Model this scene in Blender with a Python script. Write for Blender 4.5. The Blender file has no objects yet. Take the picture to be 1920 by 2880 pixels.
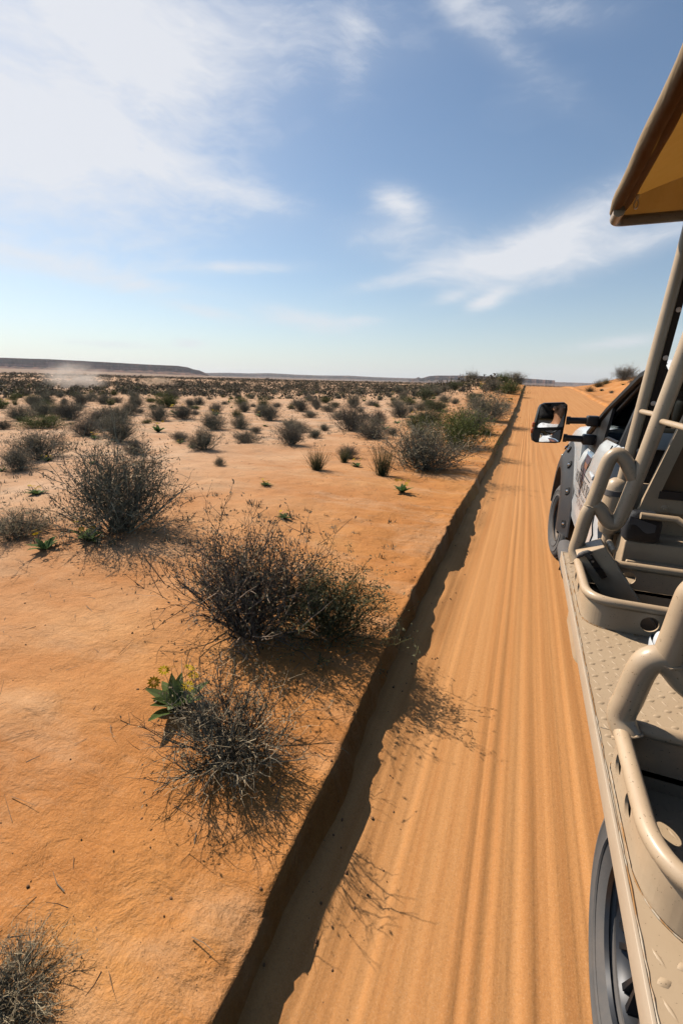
import bpy, bmesh, math, random
import numpy as np
from mathutils import Vector, Matrix

random.seed(7)
rad = math.radians
scene = bpy.context.scene
COL = scene.collection

# ------------------------------------------------------------------ camera
CAM_H = 1.85
FPX = 1280.0                                     # focal length in photograph pixels (16 mm on full frame)
def _cam_axes():
    df = np.array([1487 - 960, -(1083 - 1440), -FPX]); df /= np.linalg.norm(df)
    hd = np.array([1, -0.024, 0.0])
    n = np.cross(hd, df); n /= np.linalg.norm(n)
    if n[1] < 0: n = -n
    return np.stack([np.cross(df, n), df, n])
RC = _cam_axes()
CP = np.array([0, 0, CAM_H])
def ray(px, py): return RC @ np.array([px - 960, -(py - 1440), -FPX])
def onx(px, py, x): d = ray(px, py); return CP + d * (x / d[0])
def ony(px, py, y): d = ray(px, py); return CP + d * (y / d[1])
def onz(px, py, z): d = ray(px, py); return CP + d * ((z - CAM_H) / d[2])

cam_data = bpy.data.cameras.new("camera")
cam_data.sensor_fit = 'VERTICAL'; cam_data.sensor_height = 36.0; cam_data.lens = 16.0
cam_data.clip_start = 0.05; cam_data.clip_end = 60000
cam = bpy.data.objects.new("camera", cam_data); COL.objects.link(cam)
M = Matrix.Identity(4)
for i in range(3):
    for j in range(3): M[i][j] = RC[i][j]
    M[i][3] = CP[i]
cam.matrix_world = M
scene.camera = cam

# ------------------------------------------------------------------ light
SUN_EL = 43.0
SUN_AZ = -68.0                                   # degrees clockwise from the road direction (+Y); the sun stands to the left
world = bpy.data.worlds.new("World"); scene.world = world; world.use_nodes = True
sun_data = bpy.data.lights.new("sun", 'SUN'); sun_data.energy = 5.0; sun_data.angle = rad(0.53); sun_data.color = (1.0, 0.92, 0.80)
sun = bpy.data.objects.new("sun", sun_data); COL.objects.link(sun)
_sd = Vector((math.sin(rad(SUN_AZ)) * math.cos(rad(SUN_EL)), math.cos(rad(SUN_AZ)) * math.cos(rad(SUN_EL)), math.sin(rad(SUN_EL))))
sun.rotation_euler = (-_sd).to_track_quat('-Z', 'Y').to_euler()
sun.location = (-30, 20, 40)

vs = scene.view_settings
vs.view_transform = 'Standard'; vs.look = 'None'; vs.gamma = 1.0; vs.use_curve_mapping = False; vs.exposure = 0.0
cy = scene.cycles
cy.max_bounces = 6; cy.diffuse_bounces = 0; cy.glossy_bounces = 3; cy.transmission_bounces = 4; cy.transparent_max_bounces = 8; cy.volume_bounces = 1
cy.use_denoising = True; cy.caustics_reflective = False; cy.caustics_refractive = False
cy.use_adaptive_sampling = True; cy.adaptive_threshold = 0.02

# ------------------------------------------------------------------ node helpers
class NT:
    def __init__(s, tree): s.t = tree; s.n = tree.nodes; s.l = tree.links
    def new(s, typ, **kw):
        nd = s.n.new(typ)
        for k, v in kw.items():
            if k.startswith('i_'):
                key = k[2:]
                nd.inputs[int(key) if key.isdigit() else key.replace('_', ' ')].default_value = v
            else: setattr(nd, k, v)
        return nd
    def link(s, a, b): s.l.new(a, b)
    def math(s, op, a, b=None, c=None, clamp=False):
        nd = s.n.new('ShaderNodeMath'); nd.operation = op; nd.use_clamp = clamp
        for i, v in enumerate((a, b, c)):
            if v is None: continue
            if hasattr(v, 'is_linked') or hasattr(v, 'links'): s.l.new(v, nd.inputs[i])
            else: nd.inputs[i].default_value = v
        return nd.outputs[0]
    def mix(s, fac, a, b, blend='MIX'):
        nd = s.n.new('ShaderNodeMix'); nd.data_type = 'RGBA'; nd.blend_type = blend; nd.clamp_factor = True
        for sock, v in ((nd.inputs[0], fac), (nd.inputs[6], a), (nd.inputs[7], b)):
            if hasattr(v, 'links'): s.l.new(v, sock)
            elif isinstance(v, (tuple, list)): sock.default_value = (*v, 1) if len(v) == 3 else v
            else: sock.default_value = v
        return nd.outputs[2]
    def ramp(s, fac, stops, interp='LINEAR'):
        nd = s.n.new('ShaderNodeValToRGB'); nd.color_ramp.interpolation = interp
        els = nd.color_ramp.elements
        while len(els) < len(stops): els.new(0.5)
        for e, (p, c) in zip(els, stops):
            e.position = p; e.color = (*c, 1) if isinstance(c, (tuple, list)) else (c, c, c, 1)
        s.l.new(fac, nd.inputs[0]); return nd.outputs[0]
    def noise(s, vec, scale, detail=4, rough=0.55, dist=0.0, w=None):
        nd = s.n.new('ShaderNodeTexNoise'); nd.inputs['Scale'].default_value = scale; nd.inputs['Detail'].default_value = detail
        nd.inputs['Roughness'].default_value = rough; nd.inputs['Distortion'].default_value = dist
        if vec is not None: s.l.new(vec, nd.inputs['Vector'])
        return nd.outputs['Fac']
    def mapping(s, vec, scale=(1, 1, 1), loc=(0, 0, 0), rot=(0, 0, 0)):
        nd = s.n.new('ShaderNodeMapping'); nd.inputs['Scale'].default_value = scale; nd.inputs['Location'].default_value = loc
        nd.inputs['Rotation'].default_value = rot; s.l.new(vec, nd.inputs['Vector']); return nd.outputs[0]

MATS = {}
def mat(name):
    m = bpy.data.materials.new(name); m.use_nodes = True
    t = NT(m.node_tree); b = m.node_tree.nodes['Principled BSDF']
    MATS[name] = m
    return m, t, b
def setc(b, c, rough=0.5, metal=0.0, spec=0.5, coat=0.0):
    b.inputs['Base Color'].default_value = (*c, 1); b.inputs['Roughness'].default_value = rough
    b.inputs['Metallic'].default_value = metal; b.inputs['Specular IOR Level'].default_value = spec
    b.inputs['Coat Weight'].default_value = coat
def objco(t, which='Object'):
    return t.new('ShaderNodeTexCoord').outputs[which]
def bump(t, b, h, strength=0.3, dist=0.01, prev=None):
    nd = t.new('ShaderNodeBump'); nd.inputs['Strength'].default_value = strength; nd.inputs['Distance'].default_value = dist
    t.link(h, nd.inputs['Height'])
    if prev is not None: t.link(prev, nd.inputs['Normal'])
    t.link(nd.outputs[0], b.inputs['Normal']); return nd.outputs[0]

# ------------------------------------------------------------------ sky: Nishita light with cirrus laid out by direction
def build_world():
    t = NT(world.node_tree)
    for nd in list(t.n): t.n.remove(nd)
    out = t.new('ShaderNodeOutputWorld'); bg = t.new('ShaderNodeBackground')
    sky = t.new('ShaderNodeTexSky'); sky.sky_type = 'NISHITA'; sky.sun_disc = False
    sky.sun_elevation = rad(SUN_EL); sky.sun_rotation = rad(SUN_AZ); sky.altitude = 300; sky.air_density = 1.0; sky.dust_density = 0.6; sky.ozone_density = 1.2
    co = t.new('ShaderNodeTexCoord').outputs['Generated']
    sep = t.new('ShaderNodeSeparateXYZ'); t.link(co, sep.inputs[0])
    x, y, z = sep.outputs
    az = t.math('ARCTAN2', x, y)
    el = t.math('ARCSINE', z)
    comb = t.new('ShaderNodeCombineXYZ'); t.link(az, comb.inputs[0]); t.link(el, comb.inputs[1])
    v = comb.outputs[0]
    # wisps: sheared, stretched, warped noise in direction space
    warp = t.new('ShaderNodeTexNoise'); warp.inputs['Scale'].default_value = 3.0; warp.inputs['Detail'].default_value = 3; t.link(v, warp.inputs['Vector'])
    wv = t.new('ShaderNodeVectorMath', operation='MULTIPLY_ADD'); t.link(warp.outputs['Color'], wv.inputs[0])
    wv.inputs[1].default_value = (0.22, 0.16, 0); t.link(v, wv.inputs[2])
    n1 = t.noise(t.mapping(wv.outputs[0], (4.5, 15, 1), rot=(0, 0, rad(24))), 1.0, 10, 0.70)
    n2 = t.noise(t.mapping(wv.outputs[0], (16, 52, 1), loc=(3, 1, 0), rot=(0, 0, rad(-18))), 1.0, 6, 0.6)
    n3 = t.noise(t.mapping(v, (2.2, 5.0, 1), loc=(7.3, 2.2, 0)), 1.0, 4, 0.5)
    wisp = t.math('ADD', t.math('MULTIPLY', n1, 0.64), t.math('MULTIPLY', n2, 0.36))
    blobs = [  # photo position, half width and half height in photo px, weight, lean
        (150, 240, 560, 330, 0.70, -0.15), (60, 420, 420, 190, 0.46, 0.1), (420, 180, 260, 150, 0.25, 0.2), (480, 470, 260, 90, 0.40, 0.28), (700, 60, 420, 120, 0.36, 0.0), (300, 60, 420, 130, 0.35, 0),
        (60, 600, 520, 230, 0.22, 0.0), (720, 555, 130, 35, 0.30, 0.15), (110, 725, 300, 32, 0.50, 0.08), (300, 790, 320, 22, 0.32, 0.04), (650, 752, 170, 17, 0.42, -0.06),
        (1122, 572, 66, 40, 0.62, 0.2), (1130, 660, 150, 60, 0.34, 0.0), (1560, 690, 190, 85, 0.52, -0.25), (1420, 735, 170, 55, 0.50, -0.1), (1780, 690, 220, 46, 0.55, -0.25),
        (1640, 600, 220, 60, 0.34, -0.3), (1250, 745, 120, 40, 0.3, 0), (1100, 790, 110, 20, 0.36, -0.2), (1372, 845, 50, 22, 0.66, -0.3), (1270, 835, 55, 18, 0.34, -0.2),
        (870, 900, 140, 28, 0.44, 0.12), (560, 872, 130, 18, 0.34, 0.15), (535, 967, 45, 14, 0.42, 0), (1730, 965, 140, 20, 0.44, -0.12), (1700, 1045, 280, 18, 0.36, 0),
        (1300, 20, 260, 70, 0.30, 0.6), (990, 130, 50, 130, 0.26, 0), (1500, 20, 200, 60, 0.30, 0.2), (1020, 902, 60, 14, 0.3, 0), (330, 970, 140, 12, .25, 0)]
    acc = None
    for (px, py, w, h, wt, lean) in blobs:
        if w < 200 and py > 500: wt *= 1.35
        d = ray(px, py); d = d / np.linalg.norm(d)
        a0 = math.atan2(d[0], d[1]); e0 = math.asin(d[2])
        d2 = ray(px + 10, py); d2 = d2 / np.linalg.norm(d2); d3 = ray(px, py - 10); d3 = d3 / np.linalg.norm(d3)
        sw = abs(math.atan2(d2[0], d2[1]) - a0) / 10 * w; sh = abs(math.asin(d3[2]) - e0) / 10 * h
        da = t.math('SUBTRACT', az, a0); de = t.math('SUBTRACT', el, e0)
        if lean: de = t.math('ADD', de, t.math('MULTIPLY', da, lean))
        qa = t.math('MULTIPLY', da, 1 / sw); qe = t.math('MULTIPLY', de, 1 / sh)
        r2 = t.math('ADD', t.math('MULTIPLY', qa, qa), t.math('MULTIPLY', qe, qe))
        g = t.math('MULTIPLY', t.math('EXPONENT', t.math('MULTIPLY', r2, -1.0)), wt)
        acc = g if acc is None else t.math('ADD', acc, g)
    base = t.math('MULTIPLY', t.math('SUBTRACT', n3, 0.56), 0.5, clamp=False)      # scattered cirrus over the rest of the sky
    base = t.math('MAXIMUM', base, 0.0)
    acc = t.math('ADD', acc, base)
    low = t.math('MULTIPLY', t.math('EXPONENT', t.math('MULTIPLY', t.math('ABSOLUTE', el), -1 / rad(5.0))), 0.85)   # pale air towards the horizon, all round
    # coverage: blob mass decides how much of the wisp noise shows
    c = t.math('ADD', t.math('MULTIPLY', wisp, 2.6), t.math('MULTIPLY', acc, 0.62))
    c = t.math('SUBTRACT', c, 1.36)
    c = t.math('MULTIPLY', c, t.math('MINIMUM', t.math('MULTIPLY', acc, 4.0), 1.0))
    c = t.math('MAXIMUM', c, 0.0)
    c = t.math('MULTIPLY', t.math('MINIMUM', c, 0.9), 0.70)
    veil = t.math('MULTIPLY', acc, 0.60)
    c = t.math('MINIMUM', t.math('ADD', c, veil), 0.90)
    cloud = t.new('ShaderNodeRGB'); cloud.outputs[0].default_value = (CLOUD_V * 0.96, CLOUD_V * 0.98, CLOUD_V * 1.03, 1)
    tint = t.mix(1.0, sky.outputs[0], (1.0, 1.055, 1.06), 'MULTIPLY')      # white balance of the clear sky
    colr = t.mix(c, tint, cloud.outputs[0])
    colr = t.mix(t.math('MINIMUM', low, 0.85), colr, (6.2, 6.65, 7.1))
    t.link(colr, bg.inputs['Color']); bg.inputs['Strength'].default_value = SKY_STR
    t.link(bg.outputs[0], out.inputs[0])
CLOUD_V = 8.0
SKY_STR = 0.106
build_world()

# ------------------------------------------------------------------ mesh helpers
def mk(name, verts, faces, material=None, parent=None, smooth=True, kind=None, loc=None):
    """link one mesh object; verts are world positions, stored relative to the parent"""
    off = Vector(parent['_o']) if parent is not None and '_o' in parent else Vector((0, 0, 0))
    if loc is not None and parent is None: off = Vector(loc)
    me = bpy.data.meshes.new(name)
    me.from_pydata([tuple(Vector(v) - off) for v in verts], [], faces); me.update()
    if smooth:
        me.polygons.foreach_set('use_smooth', [True] * len(me.polygons))
        if smooth == 'auto': me.set_sharp_from_angle(angle=rad(38))
    if material is not None:
        for m_ in (material if isinstance(material, (list, tuple)) else [material]): me.materials.append(MATS[m_])
    o = bpy.data.objects.new(name, me); COL.objects.link(o)
    if parent is not None: o.parent = parent; o['_o'] = tuple(off)
    elif loc is not None: o.location = loc; o['_o'] = tuple(off)
    if kind: o['kind'] = kind
    return o

def empty(name, loc, label=None, cat=None, group=None):
    o = bpy.data.objects.new(name, None); COL.objects.link(o); o.location = loc; o['_o'] = tuple(loc); o.empty_display_size = 0.2
    tag(o, label, cat, group); return o
def tag(o, label=None, cat=None, group=None, kind=None):
    if label: o['label'] = label
    if cat: o['category'] = cat
    if group: o['group'] = group
    if kind: o['kind'] = kind
    return o

class MB:
    def __init__(s): s.v = []; s.f = []; s.mi = []
    def add(s, vs, fs, mi=0):
        k = len(s.v); s.v += [tuple(map(float, v)) for v in vs]; s.f += [tuple(i + k for i in f) for f in fs]; s.mi += [mi] * len(fs); return s
    def box(s, lo, hi, bev=0.0, mat4=None, mi=0):
        bm = bmesh.new(); bmesh.ops.create_cube(bm, size=1.0)
        c = [(a + b) / 2 for a, b in zip(lo, hi)]; d = [b - a for a, b in zip(lo, hi)]
        for v in bm.verts: v.co = Vector((c[0] + v.co.x * d[0], c[1] + v.co.y * d[1], c[2] + v.co.z * d[2]))
        if bev > 0: bmesh.ops.bevel(bm, geom=bm.edges[:], offset=bev, segments=3, profile=0.5, affect='EDGES')
        if mat4 is not None: bmesh.ops.transform(bm, matrix=mat4, verts=bm.verts)
        s.bm(bm, mi); return s
    def bm(s, bm, mi=0):
        bm.verts.index_update(); s.add([v.co[:] for v in bm.verts], [[v.index for v in f.verts] for f in bm.faces], mi); bm.free()
    def tube(s, path, r, n=14, cap=True, mi=0, closed=False):
        P = [Vector(p) for p in path]; m = len(P)
        rr = r if isinstance(r, (list, tuple)) else [r] * m
        T = []
        for i in range(m):
            a = P[(i - 1) % m] if (i > 0 or closed) else P[0]; b = P[(i + 1) % m] if (i < m - 1 or closed) else P[-1]
            T.append((b - a).normalized())
        up = Vector((0, 0, 1)) if abs(T[0].z) < 0.9 else Vector((1, 0, 0))
        N = (up - T[0] * up.dot(T[0])).normalized(); vs = []
        for i in range(m):
            N = (N - T[i] * N.dot(T[i])).normalized(); B = T[i].cross(N)
            for k in range(n):
                a = 2 * math.pi * k / n; vs.append(P[i] + (N * math.cos(a) + B * math.sin(a)) * rr[i])
        fs = []
        for i in range(m if closed else m - 1):
            j = (i + 1) % m
            for k in range(n): fs.append((i * n + k, i * n + (k + 1) % n, j * n + (k + 1) % n, j * n + k))
        if cap and not closed: fs += [tuple(range(n))[::-1], tuple(range((m - 1) * n, m * n))]
        s.add(vs, fs, mi); return s
    def grid(s, rows, mi=0, closed_u=False):
        nr = len(rows); nc = len(rows[0]); vs = [p for r in rows for p in r]; fs = []
        for i in range(nr - 1):
            for j in range(nc if closed_u else nc - 1):
                j2 = (j + 1) % nc; fs.append((i * nc + j, i * nc + j2, (i + 1) * nc + j2, (i + 1) * nc + j))
        s.add(vs, fs, mi); return s
    def prism(s, poly, d, mi=0):
        """closed polygon (3D points, planar) pushed along vector d"""
        n = len(poly); d = Vector(d); A = [Vector(p) for p in poly]; B = [p + d for p in A]
        s.add(A + B, [tuple(range(n)), tuple(range(2 * n - 1, n - 1, -1))] + [(i, i + n, (i + 1) % n + n, (i + 1) % n) for i in range(n)], mi); return s
    def lathe(s, prof, origin, axis=(1, 0, 0), ref=(0, 0, 1), n=48, mi=0):
        """prof: (radius, offset along axis)"""
        ax = Vector(axis).normalized(); u = (Vector(ref) - ax * Vector(ref).dot(ax)).normalized(); w = ax.cross(u); O = Vector(origin)
        rows = [[O + ax * h + (u * math.cos(2 * math.pi * k / n) + w * math.sin(2 * math.pi * k / n)) * r for k in range(n)] for r, h in prof]
        s.grid(rows, mi, closed_u=True); return s
    def build(s, name, material, parent=None, smooth='auto', kind=None, loc=None):
        # recalc normals
        o = mk(name, s.v, s.f, material, parent, False, kind, loc)
        me = o.data
        if any(s.mi): me.polygons.foreach_set('material_index', s.mi)
        bm = bmesh.new(); bm.from_mesh(me); bmesh.ops.recalc_face_normals(bm, faces=bm.faces); bm.to_mesh(me); bm.free()
        if smooth:
            me.polygons.foreach_set('use_smooth', [True] * len(me.polygons))
            if smooth == 'auto': me.set_sharp_from_angle(angle=rad(35))
        return o

def rounded(path, radii, seg=8):
    """polyline with its inner corners rounded"""
    P = [Vector(p) for p in path]; out = [P[0]]
    rs = radii if isinstance(radii, (list, tuple)) else [radii] * len(P)
    for i in range(1, len(P) - 1):
        a = (P[i - 1] - P[i]); b = (P[i + 1] - P[i]); la, lb = a.length, b.length; a.normalize(); b.normalize()
        ang = a.angle(b)
        if ang > 3.1: out.append(P[i]); continue
        d = min(rs[i] / math.tan(ang / 2), la * 0.49, lb * 0.49)
        p0 = P[i] + a * d; p1 = P[i] + b * d
        for k in range(seg + 1):
            u = k / seg; out.append((p0 * (1 - u) + P[i] * u) * (1 - u) + (P[i] * (1 - u) + p1 * u) * u)
    out.append(P[-1]); return out
def spline(pts, n=8):
    """Catmull-Rom through the points"""
    P = [Vector(p) for p in pts]; P = [P[0] * 2 - P[1]] + P + [P[-1] * 2 - P[-2]]; out = []
    for i in range(1, len(P) - 2):
        a, b, c, d = P[i - 1:i + 3]
        for k in range(n):
            u = k / n; out.append(0.5 * ((2 * b) + (c - a) * u + (2 * a - 5 * b + 4 * c - d) * u * u + (3 * b - a - 3 * c + d) * u ** 3))
    out.append(P[-2]); return out

# ------------------------------------------------------------------ numpy value noise
_rng = np.random.RandomState(11)
_LAT = _rng.rand(256, 256)
def vnoise(x, y, s, seed=0):
    x = np.asarray(x, float) / s + seed * 17.31; y = np.asarray(y, float) / s + seed * 9.77
    xi = np.floor(x).astype(int); yi = np.floor(y).astype(int); fx = x - xi; fy = y - yi
    fx = fx * fx * fx * (fx * (fx * 6 - 15) + 10); fy = fy * fy * fy * (fy * (fy * 6 - 15) + 10)
    g = lambda i, j: _LAT[i & 255, j & 255]
    return ((g(xi, yi) * (1 - fx) + g(xi + 1, yi) * fx) * (1 - fy) + (g(xi, yi + 1) * (1 - fx) + g(xi + 1, yi + 1) * fx) * fy) * 2 - 1
def sst(a, b, x):
    u = np.clip((np.asarray(x, float) - a) / (b - a), 0, 1); return u * u * (3 - 2 * u)
# ------------------------------------------------------------------ ground materials
def sand_material(name, road=False):
    m, t, b = mat(name)
    co = objco(t, 'Object')
    big = t.noise(t.mapping(co, (0.09, 0.09, 0.09)), 1.0, 4, 0.6)
    med = t.noise(co, 0.9, 5, 0.6)
    fine = t.noise(co, 60.0, 6, 0.7)
    grain = t.noise(co, 420.0, 2, 0.6)
    if road:
        streak = t.noise(t.mapping(co, (9.0, 0.10, 1)), 1.0, 6, 0.65)
        streak2 = t.noise(t.mapping(co, (34.0, 0.10, 1), loc=(3, 0, 0)), 1.0, 3, 0.5)
        c = t.ramp(t.math('ADD', t.math('MULTIPLY', streak, 0.74), t.math('MULTIPLY', streak2, 0.26)),
                   [(0.30, (0.48, 0.195, 0.060)), (0.5, (0.61, 0.283, 0.100)), (0.70, (0.68, 0.342, 0.134))])
        c = t.mix(t.math('MULTIPLY', t.ramp(big, [(0.4, 0.0), (0.62, 1.0)]), 0.35), c, (0.57, 0.245, 0.085))
    else:
        c = t.ramp(med, [(0.30, (0.51, 0.205, 0.056)), (0.5, (0.59, 0.247, 0.072)), (0.70, (0.645, 0.298, 0.095))])
        # away from the road the sand is paler and carries grey litter
        px = t.new('ShaderNodeSeparateXYZ'); t.link(co, px.inputs[0])
        dist = t.math('MULTIPLY', t.math('ADD', px.outputs[0], 1.2), -0.17, clamp=True)
        c = t.mix(t.math('MULTIPLY', dist, 0.92), c, t.ramp(med, [(0.3, (0.57, 0.32, 0.17)), (0.7, (0.72, 0.48, 0.31))]))
        lit = t.ramp(t.noise(t.mapping(co, (0.5, 1.1, 1)), 1.0, 8, 0.72), [(0.52, 0.0), (0.62, 1.0)])
        litm = t.math('MULTIPLY', t.math('MULTIPLY', lit, dist), 0.55)
        c = t.mix(litm, c, (0.29, 0.245, 0.175))
        red = t.ramp(t.noise(t.mapping(co, (0.35, 0.8, 1), rot=(0, 0, .4)), 1.0, 6, 0.65), [(0.45, 0.0), (0.63, 1.0)])
        c = t.mix(t.math('MULTIPLY', red, t.math('SUBTRACT', 0.62, t.math('MULTIPLY', dist, .4))), c, (0.46, 0.165, 0.042))
        pale = t.ramp(t.noise(t.mapping(co, (0.6, 1.5, 1), loc=(9, 3, 0), rot=(0, 0, .3)), 1.0, 7, 0.7), [(0.50, 0.0), (0.64, 1.0)])
        c = t.mix(t.math('MULTIPLY', pale, 0.5), c, (0.66, 0.40, 0.22))
        # far off, the brush that is too small to tell apart
        dd = t.new('ShaderNodeVectorMath', operation='LENGTH'); t.link(co, dd.inputs[0])
        far = t.math('MULTIPLY', t.math('SUBTRACT', dd.outputs['Value'], 420), 1 / 900, clamp=True)
        sp = t.ramp(t.noise(t.mapping(co, (0.09, 0.028, 1)), 1.0, 7, 0.75), [(0.42, 0.0), (0.55, 1.0)])
        c = t.mix(t.math('MULTIPLY', t.math('MULTIPLY', far, sp), 0.9), c, (0.105, 0.082, 0.062))
        c = t.mix(t.math('MULTIPLY', far, 0.35), c, (0.20, 0.13, 0.09))
    c = t.mix(t.math('MULTIPLY', t.ramp(fine, [(0.35, 1.0), (0.5, 0.0)]), 0.18), c, (0.25, 0.115, 0.05))
    c = t.mix(t.math('MULTIPLY', t.ramp(grain, [(0.60, 0.0), (0.72, 1.0)]), 0.45), c, (0.66, 0.45, 0.28))
    speck = t.noise(co, 170.0, 3, 0.7)
    c = t.mix(t.math('MULTIPLY', t.ramp(speck, [(0.30, 1.0), (0.46, 0.0)]), 0.34), c, (0.30, 0.125, 0.045))
    c = t.mix(t.math('MULTIPLY', t.ramp(speck, [(0.56, 0.0), (0.70, 1.0)]), 0.30), c, (0.74, 0.47, 0.27))
    t.link(c, b.inputs['Base Color']); b.inputs['Roughness'].default_value = 0.95; b.inputs['Specular IOR Level'].default_value = 0.1
    n0 = bump(t, b, fine, 0.25 if road else 0.45, 0.010)
    if road:
        n1 = bump(t, b, t.math('ADD', streak2, t.math('MULTIPLY', grain, .2)), 0.22, 0.010, n0)
        bump(t, b, t.noise(t.mapping(co, (14, 2.4, 1)), 1.0, 5, 0.6), 0.12, 0.02, n1)
    else:
        n1 = bump(t, b, t.noise(t.mapping(co, (5, 9, 5), rot=(0, 0, .5)), 1.0, 6, 0.62, 0.6), 0.55, 0.05, n0)
        bump(t, b, t.noise(co, 16, 5, 0.65), 0.5, 0.025, n1)
sand_material('sand'); sand_material('road_sand', True)

def plain(name, c, rough=0.5, metal=0, spec=0.5, coat=0, noise_amt=0.0, noise_scale=20, dark=None, bumps=None):
    m, t, b = mat(name); setc(b, c, rough, metal, spec, coat)
    if noise_amt:
        co = objco(t); n = t.noise(co, noise_scale, 6, 0.6)
        t.link(t.mix(t.math('MULTIPLY', t.ramp(n, [(0.35, 0), (0.7, 1)]), noise_amt), c, dark or tuple(x * 0.6 for x in c)), b.inputs['Base Color'])
    if bumps:
        co = objco(t); bump(t, b, t.noise(co, bumps[0], 4, 0.6), bumps[1], bumps[2])
    return m, t, b

# ------------------------------------------------------------------ terrain
ROAD_R = 5.25
def lip(Y):
    Y = np.asarray(Y, float)
    base = -0.555 - 0.10 * sst(0.2, 4.5, Y) + 0.03 * sst(12, 30, Y)
    return base + 0.018 * vnoise(Y, 0 * Y, 0.7, 1) + 0.04 * vnoise(Y, 0 * Y, 2.6, 2) + 0.007 * vnoise(Y, 0 * Y, 0.19, 5) + 0.003 * vnoise(Y, 0 * Y, 0.07, 28)
def bank_h(Y): return 0.155 + 0.085 * sst(0.6, 3.6, Y) + 0.035 * vnoise(Y, 0 * Y, 1.3, 29) + 0.006 * vnoise(Y, 0 * Y, .4, 30)
def road_z(Y):
    Y = np.asarray(Y, float)
    return 1.62 * sst(16, 78, Y) - 7.5 * sst(80, 260, Y) + 6.0 * sst(300, 900, Y)
def z_ground(X, Y):
    X = np.asarray(X, float); Y = np.asarray(Y, float)
    L = lip(Y); rz = road_z(Y)
    dl = L - X                                             # metres left of the lip
    near = sst(1.0, 9.0, dl)
    und = 0.05 * vnoise(X, Y, 2.6, 3) * sst(0.3, 3, dl) + 0.16 * vnoise(X, Y, 9.0, 4) * near + 0.55 * vnoise(X, Y, 55, 6) * sst(20, 90, dl)
    und = und + 1.6 * vnoise(X, Y, 210, 7) * sst(120, 420, dl)
    fine = 0.016 * vnoise(X, Y, 0.42, 8) + 0.008 * vnoise(X, Y, 0.15, 9) + 0.004 * vnoise(X, Y, 0.07, 10)
    ridge = sst(-24, -5, X)
    left = rz * ridge + bank_h(Y) * (1 - sst(2, 6, dl)) + 0.27 * sst(2, 6, dl) + 0.10 * sst(18, 45, Y) * sst(0, 3, dl) * (1 - sst(3, 16, dl)) + und + fine * sst(0, .25, dl) * 1.0
    left = left + 0.55 * sst(30, 60, Y) * (1 - sst(95, 140, Y)) * sst(0.5, 3.5, dl) * (1 - sst(9, 18, dl)) * (0.6 + 0.5 * vnoise(X, Y, 6, 12))
    left = left - 0.25 * near * (1 - sst(60, 200, dl))
    # the plain climbs towards the mesa on the far left
    left = left + 34 * sst(1300, 4200, dl) * (1 - sst(2600, 5200, Y) * .7) + 0 * X
    dr = X - (ROAD_R + 0.12 * vnoise(Y, 0 * Y, 3, 13))
    right = rz + 0.13 * sst(0, 0.22, dr) - 0.07 * sst(.3, .9, dr) + 2.15 * sst(0.6, 9.0, dr) * sst(2, 22, Y) * (1 - sst(60, 110, Y)) + 0.10 * vnoise(X, Y, 2.2, 14) * sst(.3, 2, dr) \
        + 0.25 * vnoise(X, Y, 7, 15) * sst(1.5, 6, dr) - 1.4 * sst(14, 60, dr) + fine * 1.4 * sst(0, .3, dr) + 1.2 * vnoise(X, Y, 120, 16) * sst(60, 200, dr)
    bank = sst(-0.03, 0.07 + 0.07 * sst(.1, .8, vnoise(Y, 0 * Y, 1.1, 31)), -dl + 0.011 * vnoise(X, Y, .13, 18) + 0.004 * vnoise(X, Y, .05, 32))
    z = np.where(dl > 0, left, (rz + bank_h(Y)) * (1 - bank) + (rz - 0.05) * bank)
    # crumbs at the foot of the bank
    z = z + np.where((dl < 0.05) & (dl > -0.30), 0.016 * vnoise(X, Y, 0.12, 19) * (1 - sst(.12, .3, -dl)), 0)
    return np.where(dr > 0, right, z)

def seg(a, b, step): return list(np.linspace(a, b, max(2, int(round((b - a) / step)) + 1))[:-1])
def geo(a, b, n): return list(np.geomspace(a, b, n))
gx = [-v for v in geo(40, 14000, 70)][::-1] + seg(-40, -8, .34) + seg(-8, -1, .06) + seg(-1, -.28, .018) + seg(-.28, 5.0, .35) + seg(5.0, 6.4, .05) + seg(6.4, 22, .2) + geo(22, 14000, 46)
gy = seg(-40, -1, .7) + seg(-1, 8, .05) + seg(8, 30, .14) + seg(30, 100, .42) + geo(100, 16000, 90)
gx = sorted(set(gx)); gy = sorted(set(gy))
def sheet(name, gx, gy, zf, material):
    X, Y = np.meshgrid(np.array(gx), np.array(gy)); Z = zf(X, Y)
    nx, ny = len(gx), len(gy); me = bpy.data.meshes.new(name)
    co = np.stack([X.ravel(), Y.ravel(), Z.ravel()], 1).astype(np.float32)
    i = np.arange(nx * ny).reshape(ny, nx)
    q = np.stack([i[:-1, :-1].ravel(), i[:-1, 1:].ravel(), i[1:, 1:].ravel(), i[1:, :-1].ravel()], 1).astype(np.int32)
    me.vertices.add(len(co)); me.vertices.foreach_set('co', co.ravel())
    me.loops.add(q.size); me.loops.foreach_set('vertex_index', q.ravel())
    me.polygons.add(len(q)); me.polygons.foreach_set('loop_start', np.arange(0, q.size, 4, dtype=np.int32))
    me.polygons.foreach_set('use_smooth', np.ones(len(q), bool)); me.update(calc_edges=True)
    me.materials.append(MATS[material]); o = bpy.data.objects.new(name, me); COL.objects.link(o); o['kind'] = 'structure'; return o
sheet('ground', gx, gy, z_ground, 'sand')

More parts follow.
